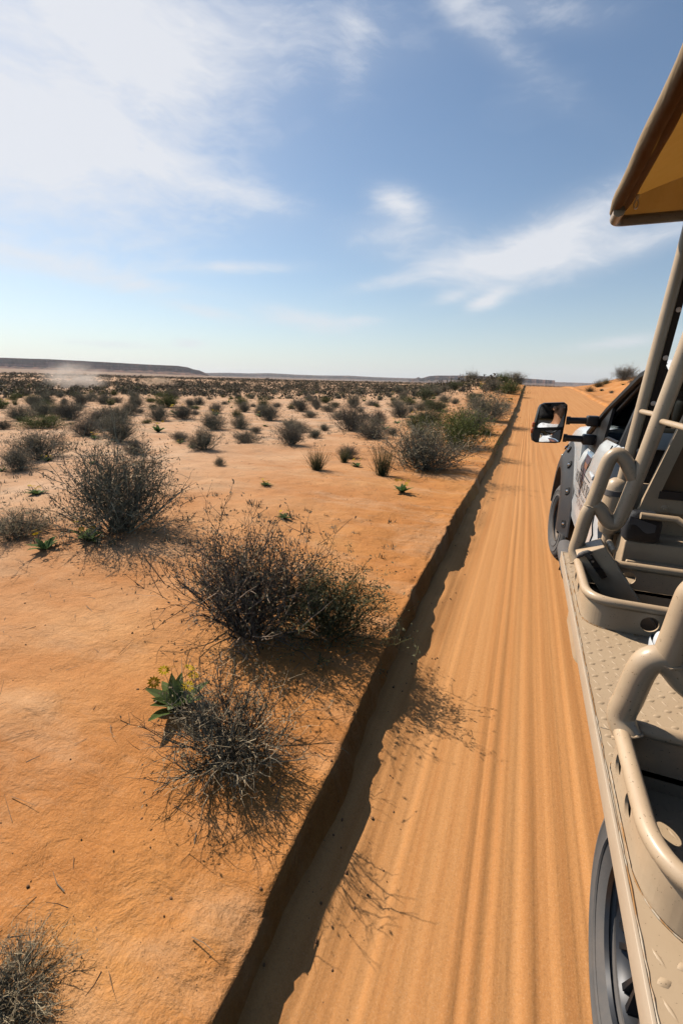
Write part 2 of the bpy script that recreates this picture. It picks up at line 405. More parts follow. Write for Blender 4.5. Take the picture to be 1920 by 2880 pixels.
RUTS = [(-.30, .030, .016), (-.13, .018, .012), (.02, .012, .016), (.085, .014, .013), (.16, .020, .016), (.26, .016, .014), (.40, .03, .018), (.72, .05, .018), (1.1, .03, .012), (1.55, .06, .02),
        (2.05, .04, .016), (2.3, .025, .012), (2.62, .05, .02), (3.1, .035, .014), (3.55, .05, .016), (4.1, .06, .02), (4.45, .03, .012), (4.8, .04, .016)]
_fr = np.random.RandomState(12)
FINE_RUTS = [(float(c_), float(_fr.uniform(.006, .016)), float(_fr.uniform(.004, .012))) for c_ in _fr.uniform(-.45, 5.0, 46)]
def z_road(X, Y):
    Xs = X + 0.03 * vnoise(Y, 0 * Y, 9, 21) + 0.006 * vnoise(Y, 0 * Y, 2.1, 22)
    z = road_z(Y) + 0.0018 * vnoise(Xs, Y * 0.03, 0.06, 23) + 0.0022 * vnoise(Xs, Y * 0.05, 0.33, 24) + 0.010 * vnoise(X, Y, 1.6, 25)
    for c, w, d in RUTS + FINE_RUTS:
        amp = (.24 if w > .017 else .62) * d * (0.75 + 0.35 * vnoise(Y, 0 * Y + c, 5, 26))
        u = (Xs - c) / w
        z = z - amp * np.exp(-u * u) + amp * .45 * np.exp(-((u - 2.0) ** 2)) + amp * .35 * np.exp(-((u + 2.0) ** 2))
    z = z + 0.05 * sst(-.30, -.62, X) + 0.02 * vnoise(X, Y, .13, 27) * sst(-.28, -.5, X)
    return z - 0.12 * sst(ROAD_R - .05, ROAD_R + .2, X) - .12 * sst(-.62, -.74, X)
rx = seg(-.78, .62, .014) + seg(.62, 5.5, .035) + [5.5]
ry = seg(-40, -1, .5) + seg(-1, 8, .12) + seg(8, 30, .3) + seg(30, 80, .8) + geo(80, 290, 40)
sheet('road', rx, ry, z_road, 'road_sand')

def gp(px, py, far=9000.0):
    """where the photograph's pixel meets the terrain"""
    d = ray(px, py); d = d / np.linalg.norm(d)
    ts = np.geomspace(1.0, far, 6000); P = CP[None] + ts[:, None] * d[None]
    k = np.nonzero(P[:, 2] < z_ground(P[:, 0], P[:, 1]))[0]
    if len(k) == 0: return None
    a, b = ts[max(k[0] - 1, 0)], ts[k[0]]
    for _ in range(20):
        mth = (a + b) / 2; p = CP + mth * d
        if p[2] < float(z_ground(p[0], p[1])): b = mth
        else: a = mth
    return CP + b * d
def zg(x, y): return float(z_ground(x, y))

# ------------------------------------------------------------------ mesas on the skyline
def mesa_material(name, top, cliff, talus, hz):
    m, t, b = mat(name); co = objco(t)
    g = t.new('ShaderNodeNewGeometry'); sepn = t.new('ShaderNodeSeparateXYZ'); t.link(g.outputs['Normal'], sepn.inputs[0])
    sp = t.new('ShaderNodeSeparateXYZ'); t.link(co, sp.inputs[0])
    band = t.noise(t.mapping(co, (0.002, 0.002, 0.11)), 1.0, 4, 0.7)
    rock = t.ramp(band, [(0.3, tuple(x * .7 for x in cliff)), (0.5, cliff), (0.60, tuple(min(1, x * 2.0) for x in cliff))])
    vert = t.noise(t.mapping(co, (0.014, 0.014, 0.003)), 1.0, 5, 0.7)
    rock = t.mix(t.math('MULTIPLY', t.ramp(vert, [(0.38, 1), (0.56, 0)]), 0.85), rock, tuple(x * .5 for x in cliff))
    sp_n = t.ramp(t.noise(t.mapping(co, (1, 1, 3)), 0.016, 6, 0.75), [(0.42, 0), (0.58, 1)])
    soil = t.mix(sp_n, talus, top)
    c = t.mix(t.math('MULTIPLY', t.math('SUBTRACT', sepn.outputs[2], 0.45), 3.0, clamp=True), rock, soil)
    t.link(c, b.inputs['Base Color']); b.inputs['Roughness'].default_value = 1; b.inputs['Specular IOR Level'].default_value = 0
    bump(t, b, vert, 0.8, 12)
mesa_material('mesa_rock', (0.10, 0.075, 0.06), (0.20, 0.088, 0.075), (0.26, 0.14, 0.10), 0)
mesa_material('mesa_rock_far', (0.10, 0.08, 0.065), (0.15, 0.085, 0.075), (0.24, 0.15, 0.11), 0)

def mesa(name, tops, dist, depth, material, seed, cliff=0.45, base_drop=25, rough=18, n=260):
    """tops: skyline (px, py) in the photograph; the ridge stands `dist` metres off along the view"""
    xs = np.linspace(tops[0][0], tops[-1][0], n); ys = np.interp(xs, [p[0] for p in tops], [p[1] for p in tops])
    rows = []
    prof = [(-1.0, 0.0), (-.72, .10), (-.45, .24), (-.20, .42), (-.10, 1 - cliff), (-.06, 1 - cliff * .45), (-.05, 1 - cliff * .40), (-.015, .97), (0.0, 1.0), (.25, 1.0), (1.2, .97), (3.0, .9)]
    R = np.random.RandomState(seed)
    ph = np.cumsum(R.randn(n)) * .25
    for k, (px, py) in enumerate(zip(xs, ys)):
        d = ray(px, py); hd = math.hypot(d[0], d[1]); u = np.array([d[0] / hd, d[1] / hd]); top = CAM_H + d[2] / hd * dist
        row = []
        base = -base_drop
        but = float(vnoise(k, 0, 9, seed)) * rough + float(vnoise(k, 0, 3.1, seed + 1)) * rough * .55 + float(vnoise(k, 0, 30, seed + 2)) * rough * 2
        for j, (q, hh) in enumerate(prof):
            w = but * (1.0 if j in (3, 4, 5, 6, 7, 8) else .4 if j < 3 else .2)
            r = dist + q * depth + w
            z = base + (top - base) * hh + (float(vnoise(k, j, 2.3, seed + 3)) * (top - base) * .025 if 0 < j < 8 else 0)
            row.append((u[0] * r, u[1] * r, z))
        rows.append(row)
    mb = MB(); mb.grid(rows); o = mb.build(name, material, smooth=False); o['kind'] = 'structure'; return o
mesa('mesa', [(-420, 1000), (-200, 1001), (0, 1006), (130, 1010), (230, 1015), (330, 1020), (430, 1026), (500, 1029), (528, 1033), (545, 1039), (562, 1042), (578, 1049), (590, 1056)], 4600, 420, 'mesa_rock', 31, .5, 5, 22)
mesa('mesa', [(560, 1049), (640, 1048.5), (700, 1050), (760, 1049.5), (840, 1054), (900, 1056), (980, 1056.5), (1040, 1060), (1110, 1062.5), (1170, 1064), (1260, 1066)], 9500, 700, 'mesa_rock_far', 41, .45, 30, 30)
mesa('mesa', [(1150, 1066), (1168, 1064), (1176, 1060.5), (1184, 1064), (1192, 1062), (1205, 1058), (1225, 1056), (1290, 1056), (1350, 1057), (1400, 1060), (1460, 1063), (1560, 1070)], 6800, 380, 'mesa_rock_far', 51, .5, 20, 22)
mesa('mesa', [(1380, 1075), (1500, 1075), (1530, 1073.5), (1600, 1075.5), (1700, 1079), (1860, 1084), (2100, 1090)], 12500, 800, 'mesa_rock_far', 61, .4, 40, 40)
# ------------------------------------------------------------------ plant materials
def plant_material(name, cols, rough=0.8, var=0.35, trans=0.0):
    m, t, b = mat(name)
    g = t.new('ShaderNodeNewGeometry'); oi = t.new('ShaderNodeObjectInfo')
    c = t.ramp(g.outputs['Random Per Island'], [(i / max(1, len(cols) - 1), c) for i, c in enumerate(cols)])
    hs = t.new('ShaderNodeHueSaturation'); t.link(c, hs.inputs['Color'])
    t.link(t.math('ADD', t.math('MULTIPLY', oi.outputs['Random'], 0.03), 0.485), hs.inputs['Hue'])
    t.link(t.math('ADD', t.math('MULTIPLY', oi.outputs['Random'], var), 1 - var / 2), hs.inputs['Value'])
    t.link(hs.outputs[0], b.inputs['Base Color']); b.inputs['Roughness'].default_value = rough; b.inputs['Specular IOR Level'].default_value = 0.15
    if trans:
        tr = t.new('ShaderNodeBsdfTranslucent'); t.link(hs.outputs[0], tr.inputs['Color'])
        mx = t.new('ShaderNodeMixShader'); mx.inputs[0].default_value = trans
        out = [n for n in t.n if n.type == 'OUTPUT_MATERIAL'][0]
        t.link(b.outputs[0], mx.inputs[1]); t.link(tr.outputs[0], mx.inputs[2]); t.link(mx.outputs[0], out.inputs[0])
plant_material('twig_grey', [(0.184, 0.130, 0.084), (0.347, 0.253, 0.164), (0.530, 0.391, 0.253)])
plant_material('leaf_grey', [(0.246, 0.180, 0.111), (0.360, 0.268, 0.164), (0.300, 0.243, 0.128), (0.475, 0.368, 0.215)], trans=.15)
plant_material('twig_green', [(0.087, 0.072, 0.029), (0.146, 0.130, 0.048), (0.204, 0.176, 0.067)])
plant_material('leaf_green', [(0.100, 0.114, 0.027), (0.153, 0.164, 0.040), (0.207, 0.204, 0.057), (0.272, 0.243, 0.073)], trans=.2)
plant_material('leaf_sage', [(0.123, 0.120, 0.059), (0.179, 0.171, 0.086), (0.244, 0.226, 0.119)], trans=.2)
plant_material('blade_olive', [(0.085, 0.09, 0.03), (0.14, 0.14, 0.05), (0.19, 0.17, 0.075), (0.25, 0.2, 0.1)], trans=.2)
plant_material('blade_gold', [(0.20, 0.13, 0.045), (0.27, 0.18, 0.07), (0.33, 0.22, 0.09)], trans=.2)
plant_material('leaf_bright', [(0.077, 0.124, 0.030), (0.110, 0.169, 0.040), (0.165, 0.221, 0.070), (0.308, 0.364, 0.180)], trans=.25)
plant_material('petal_yellow', [(0.62, 0.36, 0.02), (0.72, 0.45, 0.03)], trans=.2)
plant_material('brush_far', [(0.188, 0.131, 0.074), (0.253, 0.176, 0.099), (0.310, 0.217, 0.118), (0.226, 0.185, 0.074), (0.375, 0.268, 0.149)], var=.1)

def ribbons(polys, widths, R):
    """thin tapering strips along polylines (k,n,3); two crossed strips would double the count, one twisting strip reads well"""
    V = []; F = []; o = 0
    for P, w in zip(polys, widths):
        n = len(P); t = P[-1] - P[0]; t = t / (np.linalg.norm(t) + 1e-9)
        s = np.cross(t, R.randn(3)); s /= np.linalg.norm(s) + 1e-9
        ww = np.linspace(1, 0.35, n)[:, None] * w * .5
        V.append(P - s * ww); V.append(P + s * ww)
        for i in range(n - 1): F.append((o + i, o + i + 1, o + n + i + 1, o + n + i))
        o += 2 * n
    return np.concatenate(V), F
def leaves(pos, dirs, size, R, elong=2.0):
    V = []; F = []
    for i, (p, d) in enumerate(zip(pos, dirs)):
        d = d / (np.linalg.norm(d) + 1e-9); s = np.cross(d, R.randn(3)); s /= np.linalg.norm(s) + 1e-9
        l = size * R.uniform(.6, 1.3); w = l / elong
        V += [p, p + d * l * .5 + s * w * .5, p + d * l, p + d * l * .5 - s * w * .5]; k = 4 * i; F.append((k, k + 1, k + 2, k + 3))
    return np.array(V), F
def mesh_of(name, V, F, material):
    me = bpy.data.meshes.new(name); me.from_pydata([tuple(v) for v in V], [], F); me.update(); me.materials.append(MATS[material]); return me

def bend(p0, d, L, n, R, droop=0.0, jit=.18, up=0.0):
    pts = [p0]; d = d / np.linalg.norm(d); st = L / (n - 1)
    for _ in range(n - 1):
        d = d + R.randn(3) * jit + np.array([0, 0, up - droop]); d /= np.linalg.norm(d); pts.append(pts[-1] + d * st)
    return np.array(pts)
def shrub(seed, stems=46, side=6, sub=3, leaf_n=2600, leaf_size=.022, h=.62, wood='twig_grey', leaf='leaf_grey', tw=.0075, elong=2.2, lean=0.0):
    """a dome of twigs about one metre across: returns (stems mesh, foliage mesh)"""
    R = np.random.RandomState(seed); polys = []; wid = []; lp = []; ld = []
    lobes = [np.array([R.uniform(-.3, .3), R.uniform(-.3, .3), R.uniform(.75, 1.2)]) for _ in range(5)]
    for i in range(stems):
        a = R.uniform(0, 2 * math.pi); e = R.beta(1.6, 1.9) * math.pi / 2
        d = np.array([math.cos(a) * math.cos(e) + lean, math.sin(a) * math.cos(e), math.sin(e) * .95 + .12])
        lob = lobes[R.randint(5)]
        L = R.uniform(.30, .50) * (0.75 + .35 * abs(math.sin(a * 2.3 + seed))) * (1 - .3 * math.sin(e) * (1 - h))
        P = bend(np.array([R.randn() * .035, R.randn() * .035, -.02]), d, L, 5, R, up=.06)
        polys.append(P); wid.append(tw * R.uniform(.8, 1.5))
        for k in range(side):
            q = R.uniform(.25, 1); idx = q * 4; i0 = min(3, int(idx)); p0 = P[i0] + (P[i0 + 1] - P[i0]) * (idx - i0)
            d2 = (P[i0 + 1] - P[i0]) / L * 4 + R.randn(3) * .55 + np.array([0, 0, .25])
            Q = bend(p0, d2, R.uniform(.10, .20), 4, R, up=.05); polys.append(Q); wid.append(tw * .55)
            for _ in range(sub):
                j = R.randint(1, 4); d3 = (Q[j] - Q[j - 1]) * 10 + R.randn(3) * .7 + np.array([0, 0, .3])
                S = bend(Q[j], d3, R.uniform(.05, .11), 3, R); polys.append(S); wid.append(tw * .38)
    polys = [np.maximum(P, np.array([-9, -9, -.03])) for P in polys]
    V, F = ribbons(polys, wid, R); top = np.percentile(V[:, 2], 99); V[:, 2] *= h / top; ks = .5 / np.percentile(np.hypot(V[:, 0], V[:, 1]), 97); V[:, :2] *= ks
    for _ in range(leaf_n):
        P = polys[R.randint(len(polys))]; j = R.randint(1, len(P)); p = P[j] * np.array([ks, ks, h / top]) + R.randn(3) * .012
        lp.append(p); ld.append(R.randn(3) + (P[j] - P[j - 1]) * 20)
    LV, LF = leaves(lp, ld, leaf_size, R, elong)
    return mesh_of('stems', V, F, wood), mesh_of('foliage', LV, LF, leaf)
def tuft(seed, n=420, h=.95, spread=.38, blade='blade_olive', w=.010, arch=.07):
    R = np.random.RandomState(seed); polys = []; wid = []
    for _ in range(n):
        a = R.uniform(0, 2 * math.pi); s = abs(R.randn()) * spread; r0 = abs(R.randn()) * .09
        d = np.array([math.cos(a) * s, math.sin(a) * s, 1.0]); p0 = np.array([math.cos(a) * r0, math.sin(a) * r0, -.02])
        polys.append(bend(p0, d, h * R.uniform(.45, 1.05), 5, R, droop=arch * R.uniform(.2, 1.6), jit=.07)); wid.append(w * R.uniform(.6, 1.3))
    V, F = ribbons(polys, wid, R); V[:, 2] = np.maximum(V[:, 2], -.03)
    m = .48 / np.percentile(np.abs(V[:, :2]).max(1), 97); V[:, :2] *= min(1.0, m)
    return mesh_of('blades', V, F, blade)
def flower_plant(seed, nl=16, nf=5):
    R = np.random.RandomState(seed); V = []; F = []
    for i in range(nl):
        a = R.uniform(0, 2 * math.pi); L = R.uniform(.3, .52); d = np.array([math.cos(a), math.sin(a), R.uniform(.7, 1.6)])
        P = bend(np.zeros(3), d, L, 6, R, droop=.16, jit=.05); t = P[-1] - P[0]; s = np.cross(t, [0, 0, 1.0]); s /= np.linalg.norm(s) + 1e-9
        ww = np.array([.012, .05, .075, .07, .045, .004]) * R.uniform(.8, 1.2); o = len(V)
        for k in range(6): V += [P[k] - s * ww[k], P[k] + np.array([0, 0, -.012 if 0 < k < 5 else 0]), P[k] + s * ww[k]]
        for k in range(5):
            b = o + 3 * k; F += [(b, b + 1, b + 4, b + 3), (b + 1, b + 2, b + 5, b + 4)]
    leafm = mesh_of('leaves', V, F, 'leaf_bright')
    polys = []; V = []; F = []
    for i in range(nf):
        a = R.uniform(0, 2 * math.pi); d = np.array([math.cos(a) * .5, math.sin(a) * .5, 1]); P = bend(np.zeros(3), d, R.uniform(.35, .6), 5, R, jit=.05); polys.append(P)
        c = P[-1]; n = np.array([R.randn() * .4 - .3, R.randn() * .4, 1]); n /= np.linalg.norm(n); u = np.cross(n, [1, 0, .2]); u /= np.linalg.norm(u); w = np.cross(n, u)
        for k in range(11):
            b = 2 * math.pi * k / 11; r = u * math.cos(b) + w * math.sin(b); q = u * math.cos(b + 1.57) + w * math.sin(b + 1.57); o = len(V)
            V += [c + r * .012, c + r * .05 + q * .016 + n * .006, c + r * .085, c + r * .05 - q * .016 + n * .006]; F.append((o, o + 1, o + 2, o + 3))
    sv, sf = ribbons(polys, [.012] * nf, R)
    heads = [mesh_of('flower', V[44 * i:44 * i + 44], [(4 * k, 4 * k + 1, 4 * k + 2, 4 * k + 3) for k in range(11)], 'petal_yellow') for i in range(nf)]
    return (leafm, mesh_of('stalks', sv, sf, 'leaf_bright'), *heads)

BROWN = [shrub(100 + i, stems=80 + 8 * i, side=7, leaf_n=6000, leaf_size=.020, h=.48 + .045 * i, lean=.06 * (i - 2)) for i in range(5)]
TWIGGY = [shrub(140 + i, stems=95, side=8, leaf_n=1500, h=.7, tw=.0085) for i in range(2)]
GREEN = [shrub(120 + i, stems=70, side=7, leaf_n=8000, leaf_size=.021, h=.50 + .05 * i, wood='twig_green', leaf=['leaf_green', 'leaf_sage', 'leaf_green'][i]) for i in range(3)]
TUFT = [tuft(200 + i, h=.9 + .1 * i) for i in range(3)]
GOLD = [tuft(220 + i, n=520, h=.62, spread=.75, blade='blade_gold', arch=.11) for i in range(2)]
FLOWER = [flower_plant(240 + i, 13 + 3 * i, 3 + 2 * i) for i in range(3)]
PLANT = {'brown': ('shrub', BROWN, ('stems', 'foliage')), 'twiggy': ('shrub', TWIGGY, ('stems', 'foliage')), 'green': ('shrub', GREEN, ('stems', 'foliage')),
         'tuft': ('grass_tuft', [(m_,) for m_ in TUFT], ('blades',)), 'gold': ('grass_tuft', [(m_,) for m_ in GOLD], ('blades',)),
         'flower': ('flowering_plant', FLOWER, ('leaves', 'stalks') + ('flower',) * 9)}
CATS = {'shrub': 'shrub', 'grass_tuft': 'grass', 'flowering_plant': 'plant'}
PR = random.Random(5)
PLACED = []; RECS = []
def place(kind, x, y, width, label, group=None, hscale=1.0, var=None, rot=None):
    name, variants, parts = PLANT[kind]
    ms = variants[PR.randrange(len(variants)) if var is None else var % len(variants)]
    z = zg(x, y) - 0.015 * width
    if kind == 'flower': width *= 1.25
    s = (width * PR.uniform(.95, 1.05), width * PR.uniform(.95, 1.05), width * hscale * PR.uniform(.95, 1.05))
    r = (0, 0, PR.uniform(0, 6.28) if rot is None else rot)
    PLACED.append((x, y, width * .5)); RECS.append([x, y, width, kind, None])
    e = bpy.data.objects.new(name, None); COL.objects.link(e); e.location = (x, y, z); e.rotation_euler = r; e.scale = s; e.empty_display_size = .1
    for m_, pn in zip(ms, parts):
        c = bpy.data.objects.new(pn, m_); COL.objects.link(c); c.parent = e
    RECS[-1][4] = e
    return tag(e, label, CATS[name], group)
def place_px(kind, px, py, wpx, label, group=None, hscale=1.0, var=None, rot=None):
    p = gp(px, py)
    if p is None: return None
    depth = float(-(RC.T @ (p - CP))[2])
    w = wpx * depth / FPX / 1.06
    return place(kind, p[0], p[1], w, label, group, hscale, var, rot)

# ---- the plants the photograph lets one point to
near = [
    ('brown', 700, 1770, 500, 'large grey-brown shrub beside the sandy bank, purple-grey twigs', 1.05, 3),
    ('green', 930, 1780, 400, 'grey-green bush on the lip of the bank, touching a browner one', 1.0, 1),
    ('twiggy', 650, 2110, 450, 'bare dark twiggy shrub low on the sand beside a bright green plant', .8, 0),
    ('flower', 500, 1990, 190, 'bright green leafy plant at the foot of a bare twiggy shrub', 1.0, 2),
    ('twiggy', 10, 2830, 400, 'dry dark shrub on the bank beside the truck\'s rear wheel', .6, 1),
    ('brown', 335, 1490, 420, 'broad dusty brown shrub with green plants growing at its foot', .95, 4),
    ('brown', 60, 1505, 250, 'low dark brown shrub leaning against a broader dusty one', .7, 0),
    ('flower', 130, 1545, 95, 'green broad-leaved plant under a low brown shrub', .9, 0),
    ('flower', 250, 1520, 100, 'green and yellow plant under a broad dusty shrub', 1.0, 1),
    ('flower', 106, 1390, 62, 'small yellow-green plant alone on pale gravelly sand', .8, 1),
    ('tuft', 890, 1322, 82, 'olive stalky tuft with a purple-brown shadow, first of three in a row', .95, 0),
    ('tuft', 968, 1301, 50, 'smallest olive stalky tuft, between two larger ones', 1.05, 1),
    ('tuft', 1074, 1338, 92, 'tallest olive stalky tuft, beside the brown thicket on the bank', 1.05, 2),
    ('flower', 1131, 1385, 62, 'yellow-flowered plant alone on bare sand near the bank lip', 1.0, 2),
    ('flower', 1005, 1313, 42, 'yellow-flowered plant between two olive stalky tufts', .9, 0),
    ('flower', 748, 1366, 40, 'yellow-flowered seedling on open pinkish sand', .9, 1),
    ('flower', 802, 1457, 48, 'yellow-flowered seedling behind the large grey-brown shrub', .9, 0),
    ('brown', 1190, 1318, 290, 'wide grey thicket spreading low on the bank above its road shadow', .85, 2),
    ('green', 1275, 1256, 220, 'dark olive bush rising behind the wide grey thicket', 1.0, 0),
    ('brown', 1368, 1184, 160, 'rounded grey-brown shrub casting a shadow onto the road edge', 1.0, 1),
    ('green', 1366, 1222, 44, 'small olive shrub in front of a rounded grey-brown one', .9, 2),
    ('green', 1433, 1108, 90, 'fresh green bush on the rise beside the road crest', .8, 0),
    ('brown', 617, 1309, 38, 'small dark upright shrub standing alone on streaked sand', 1.5, 0),
    ('green', 122, 1203, 160, 'long low olive bush behind a big brown shrub', .5, 0),
    ('brown', 118, 1290, 180, 'big round brown shrub in front of a long olive one', .95, 1),
    ('green', 1330, 1133, 46, 'blue-grey sagebrush on the orange sand rise', .9, 1),
    ('brown', 1325, 1216, 130, 'grey-brown shrub squeezed between the olive bush and the rounded shrub', .95, 3),
    ('green', 1212, 1196, 120, 'sage-green shrub at the back of the roadside thicket', .8, 1),
    ('green', 1227, 1156, 84, 'wide sage-coloured shrub below the orange sand rise', .7, 1),
]
for k, px, py, w, lab, hs, var in near: place_px(k, px, py, w, lab, None, hs, var)

mid = [('brown', 53, 1322, 100), ('brown', 245, 1224, 82), ('brown', 335, 1241, 108), ('brown', 380, 1277, 66), ('brown', 506, 1241, 55), ('brown', 571, 1265, 92), ('brown', 600, 1208, 75),
       ('brown', 608, 1162, 46), ('brown', 310, 1187, 82), ('brown', 180, 1170, 54), ('brown', 118, 1172, 60), ('brown', 61, 1183, 82), ('brown', 12, 1207, 44), ('brown', 445, 1182, 66),
       ('brown', 518, 1178, 70), ('brown', 367, 1166, 50), ('brown', 229, 1142, 50), ('brown', 135, 1137, 46), ('brown', 98, 1145, 46), ('brown', 294, 1137, 50), ('brown', 384, 1145, 46),
       ('green', 469, 1145, 76), ('brown', 690, 1245, 84), ('brown', 676, 1205, 60), ('brown', 756, 1182, 66), ('brown', 686, 1158, 46), ('brown', 817, 1249, 98), ('brown', 840, 1215, 70), ('brown', 886, 1231, 44),
       ('brown', 988, 1212, 104), ('brown', 955, 1180, 50), ('brown', 1062, 1190, 52), ('brown', 874, 1174, 46), ('brown', 923, 1158, 46), ('brown', 846, 1157, 50), ('brown', 886, 1142, 40),
       ('brown', 993, 1146, 48), ('brown', 1127, 1174, 64), ('brown', 1115, 1145, 50), ('brown', 1180, 1154, 50), ('green', 1172, 1208, 78), ('brown', 1103, 1224, 40), ('green', 678, 1137, 46),
       ('flower', 269, 1235, 28), ('flower', 508, 1247, 24), ('flower', 539, 1260, 26), ('flower', 135, 1297, 30), ('flower', 8, 1325, 26), ('flower', 261, 1305, 28), ('flower', 744, 1199, 20), ('flower', 1164, 1177, 24),
       ('brown', 1167, 1114, 38), ('brown', 1134, 1119, 32), ('brown', 1218, 1110, 44), ('green', 1278, 1097, 44), ('brown', 1323, 1079, 50), ('brown', 1377, 1082, 46), ('brown', 1387, 1099, 54), ('brown', 1444, 1079, 60),
       ('green', 1412, 1080, 50), ('brown', 1480, 1079, 30), ('gold', 1498, 1080, 30), ('flower', 1355, 1094, 26), ('flower', 1218, 1123, 22), ('flower', 1438, 1124, 16), ('flower', 1432, 1131, 14), ('gold', 1300, 1087, 26), ('brown', 1250, 1130, 40),
       ('brown', 1420, 1147, 40), ('green', 1310, 1215, 60), ('brown', 1345, 1150, 56)]
LAB = {'brown': 'grey-brown twiggy shrub scattered on the sand plain left of the road', 'green': 'olive green shrub scattered among browner ones left of the road',
       'flower': 'small yellow-green flowering plant scattered among the plain\'s brown shrubs', 'gold': 'golden grass tuft at the left side of the road crest', 'tuft': 'olive grass tuft on the plain'}
GRP = {'brown': 'brown shrubs of the plain', 'green': 'green shrubs of the plain', 'flower': 'flowering plants of the plain', 'gold': 'golden tufts by the crest', 'tuft': 'tufts of the plain'}
for k, px, py, w in mid: place_px(k, px, py, w * 1.25, LAB[k], GRP[k], PR.uniform(.75, 1.05))

right = [('brown', 1755, 1069, 74, 'pale grey-brown shrub, largest on top of the orange dune'), ('brown', 1708, 1067, 40, 'dark purple-grey shrub on the dune crest beside a larger pale one'),
         ('brown', 1796, 1076, 62, 'dusky brown shrub on the dune beside the windscreen pillar'), ('green', 1683, 1070, 26, 'dark green shrub on the dune crest'),
         ('gold', 1682, 1088, 44, 'golden grass tuft below the dune crest, widest of three'), ('gold', 1702, 1080, 36, 'golden grass tuft just under the dune shrubs'),
         ('gold', 1657, 1102, 34, 'golden grass tuft alone low on the dune face'), ('gold', 1598, 1081, 24, 'golden grass tuft at the right side of the road crest'),
         ('green', 1632, 1077, 20, 'tiny green shrub between road crest and dune'), ('flower', 1729, 1137, 30, 'spiky pale green plant on the bare dune face'),
         ('flower', 1750, 1083, 16, 'yellow-green seedling under the largest dune shrub'), ('green', 1690, 1100, 14, 'tiny dull green plant in the middle of the dune face'), ('brown', 1718, 1106, 18, 'tiny dry brown plant in the middle of the dune face')]
for k, px, py, w, lab in right: place_px(k, px, py, w, lab, None, .9)

# ---- more of the same over the plain: singles up to 300 in all, the rest as one brush cover
R = np.random.RandomState(77)
def free(x, y, r):
    for a, b, q in PLACED:
        if (a - x) ** 2 + (b - y) ** 2 < (q + r) ** 2 * .8: return False
    return True
def in_view(x, y, z):
    c = RC.T @ (np.array([x, y, z]) - CP)
    if c[2] > -.5: return False
    u = 960 - FPX * c[0] / c[2]; v = 1440 + FPX * c[1] / c[2]
    return -60 < u < 1800 and 900 < v < 2900
cnt = 0; tries = 0
cand = []
while cnt < 320 and tries < 20000:
    tries += 1
    y = 9 + R.rand() ** .8 * 46; x = -1.6 - R.rand() * (y * 1.5 + 6)
    if R.rand() > .65 + .5 * float(vnoise(x, y, 5, 33)): continue
    w = min(1.9, .5 + abs(R.randn()) * .5)
    if not free(x, y, w * .5) or not in_view(x, y, .3): continue
    k = R.choice(['brown', 'brown', 'brown', 'brown', 'green', 'green', 'flower', 'tuft'])
    if k in ('flower', 'tuft'): w *= .55
    place(k, x, y, w, LAB[k], GRP[k], R.uniform(.65, 1.05)); cnt += 1
# off to the right, past the dune
for _ in range(40):
    y = 14 + R.rand() * 50; x = 9 + R.rand() * 14; w = .4 + R.rand() * .7
    if free(x, y, w): place('brown', x, y, w, 'grey-brown shrub on the far slope of the orange dune', 'shrubs behind the dune crest', .9)

def brush_cover():
    V = []; F = []; n = 0
    Rr = np.random.RandomState(3)
    pts = []
    for (r0, r1, num) in ((40, 110, 2600), (110, 260, 6500), (260, 620, 9500), (620, 1500, 8000)):
        r = np.sqrt(Rr.rand(num) * (r1 ** 2 - r0 ** 2) + r0 ** 2); a = np.radians(Rr.uniform(-78, 8, num)); x = r * np.sin(a); y = r * np.cos(a)
        keep = (x < -1.5 - .0 * y) | (y > 330)
        keep &= Rr.rand(num) < .62 + .75 * vnoise(x, y, 26, 35) + .4 * vnoise(x, y, 140, 36)
        pts.append(np.stack([x[keep], y[keep], r[keep]], 1))
    # beyond the dune to the right
    r = np.sqrt(Rr.rand(700) * (300 ** 2 - 60 ** 2) + 60 ** 2); a = np.radians(Rr.uniform(9, 60, 700)); pts.append(np.stack([r * np.sin(a), r * np.cos(a), r], 1))
    pts = np.concatenate(pts); Z = z_ground(pts[:, 0], pts[:, 1])
    for (x, y, r), z in zip(pts, Z):
        w = (.6 + abs(Rr.randn()) * .5) * (1 + .5 * (r > 260) + .7 * (r > 620)); h = w * Rr.uniform(.45, .75)
        nl = 64 if r < 110 else 28 if r < 260 else 12
        th = Rr.uniform(0, 2 * np.pi, nl); ph = np.arcsin(Rr.uniform(.02, 1, nl)); rr = Rr.uniform(.45, 1.0, nl) ** .5
        c = np.stack([np.cos(th) * np.cos(ph) * w * .5, np.sin(th) * np.cos(ph) * w * .5, np.sin(ph) * h], 1) * rr[:, None]
        s = w * (.13 if nl > 40 else .19 if nl > 20 else .30)
        d1 = Rr.randn(nl, 3); d1 /= np.linalg.norm(d1, axis=1)[:, None]; d2 = np.cross(d1, Rr.randn(nl, 3)); d2 /= np.linalg.norm(d2, axis=1)[:, None] + 1e-9
        tri = np.stack([c - d1 * s * .5, c + d1 * s * .5 , c + d2 * s * .8], 1).reshape(-1, 3); tri[:, 2] = np.maximum(tri[:, 2], -.05)
        tri += np.array([x, y, z]); V.append(tri); n += nl
    V = np.concatenate(V).astype(np.float32); me = bpy.data.meshes.new('brush_cover'); nt = len(V) // 3
    me.vertices.add(len(V)); me.vertices.foreach_set('co', V.ravel()); me.loops.add(len(V)); me.loops.foreach_set('vertex_index', np.arange(len(V), dtype=np.int32))
    me.polygons.add(nt); me.polygons.foreach_set('loop_start', np.arange(0, len(V), 3, dtype=np.int32)); me.update(calc_edges=True)
    me.materials.append(MATS['brush_far']); o = bpy.data.objects.new('brush_cover', me); COL.objects.link(o)
    tag(o, 'dark desert brush speckling the far plain below the mesas', 'brush', kind='stuff')
brush_cover()

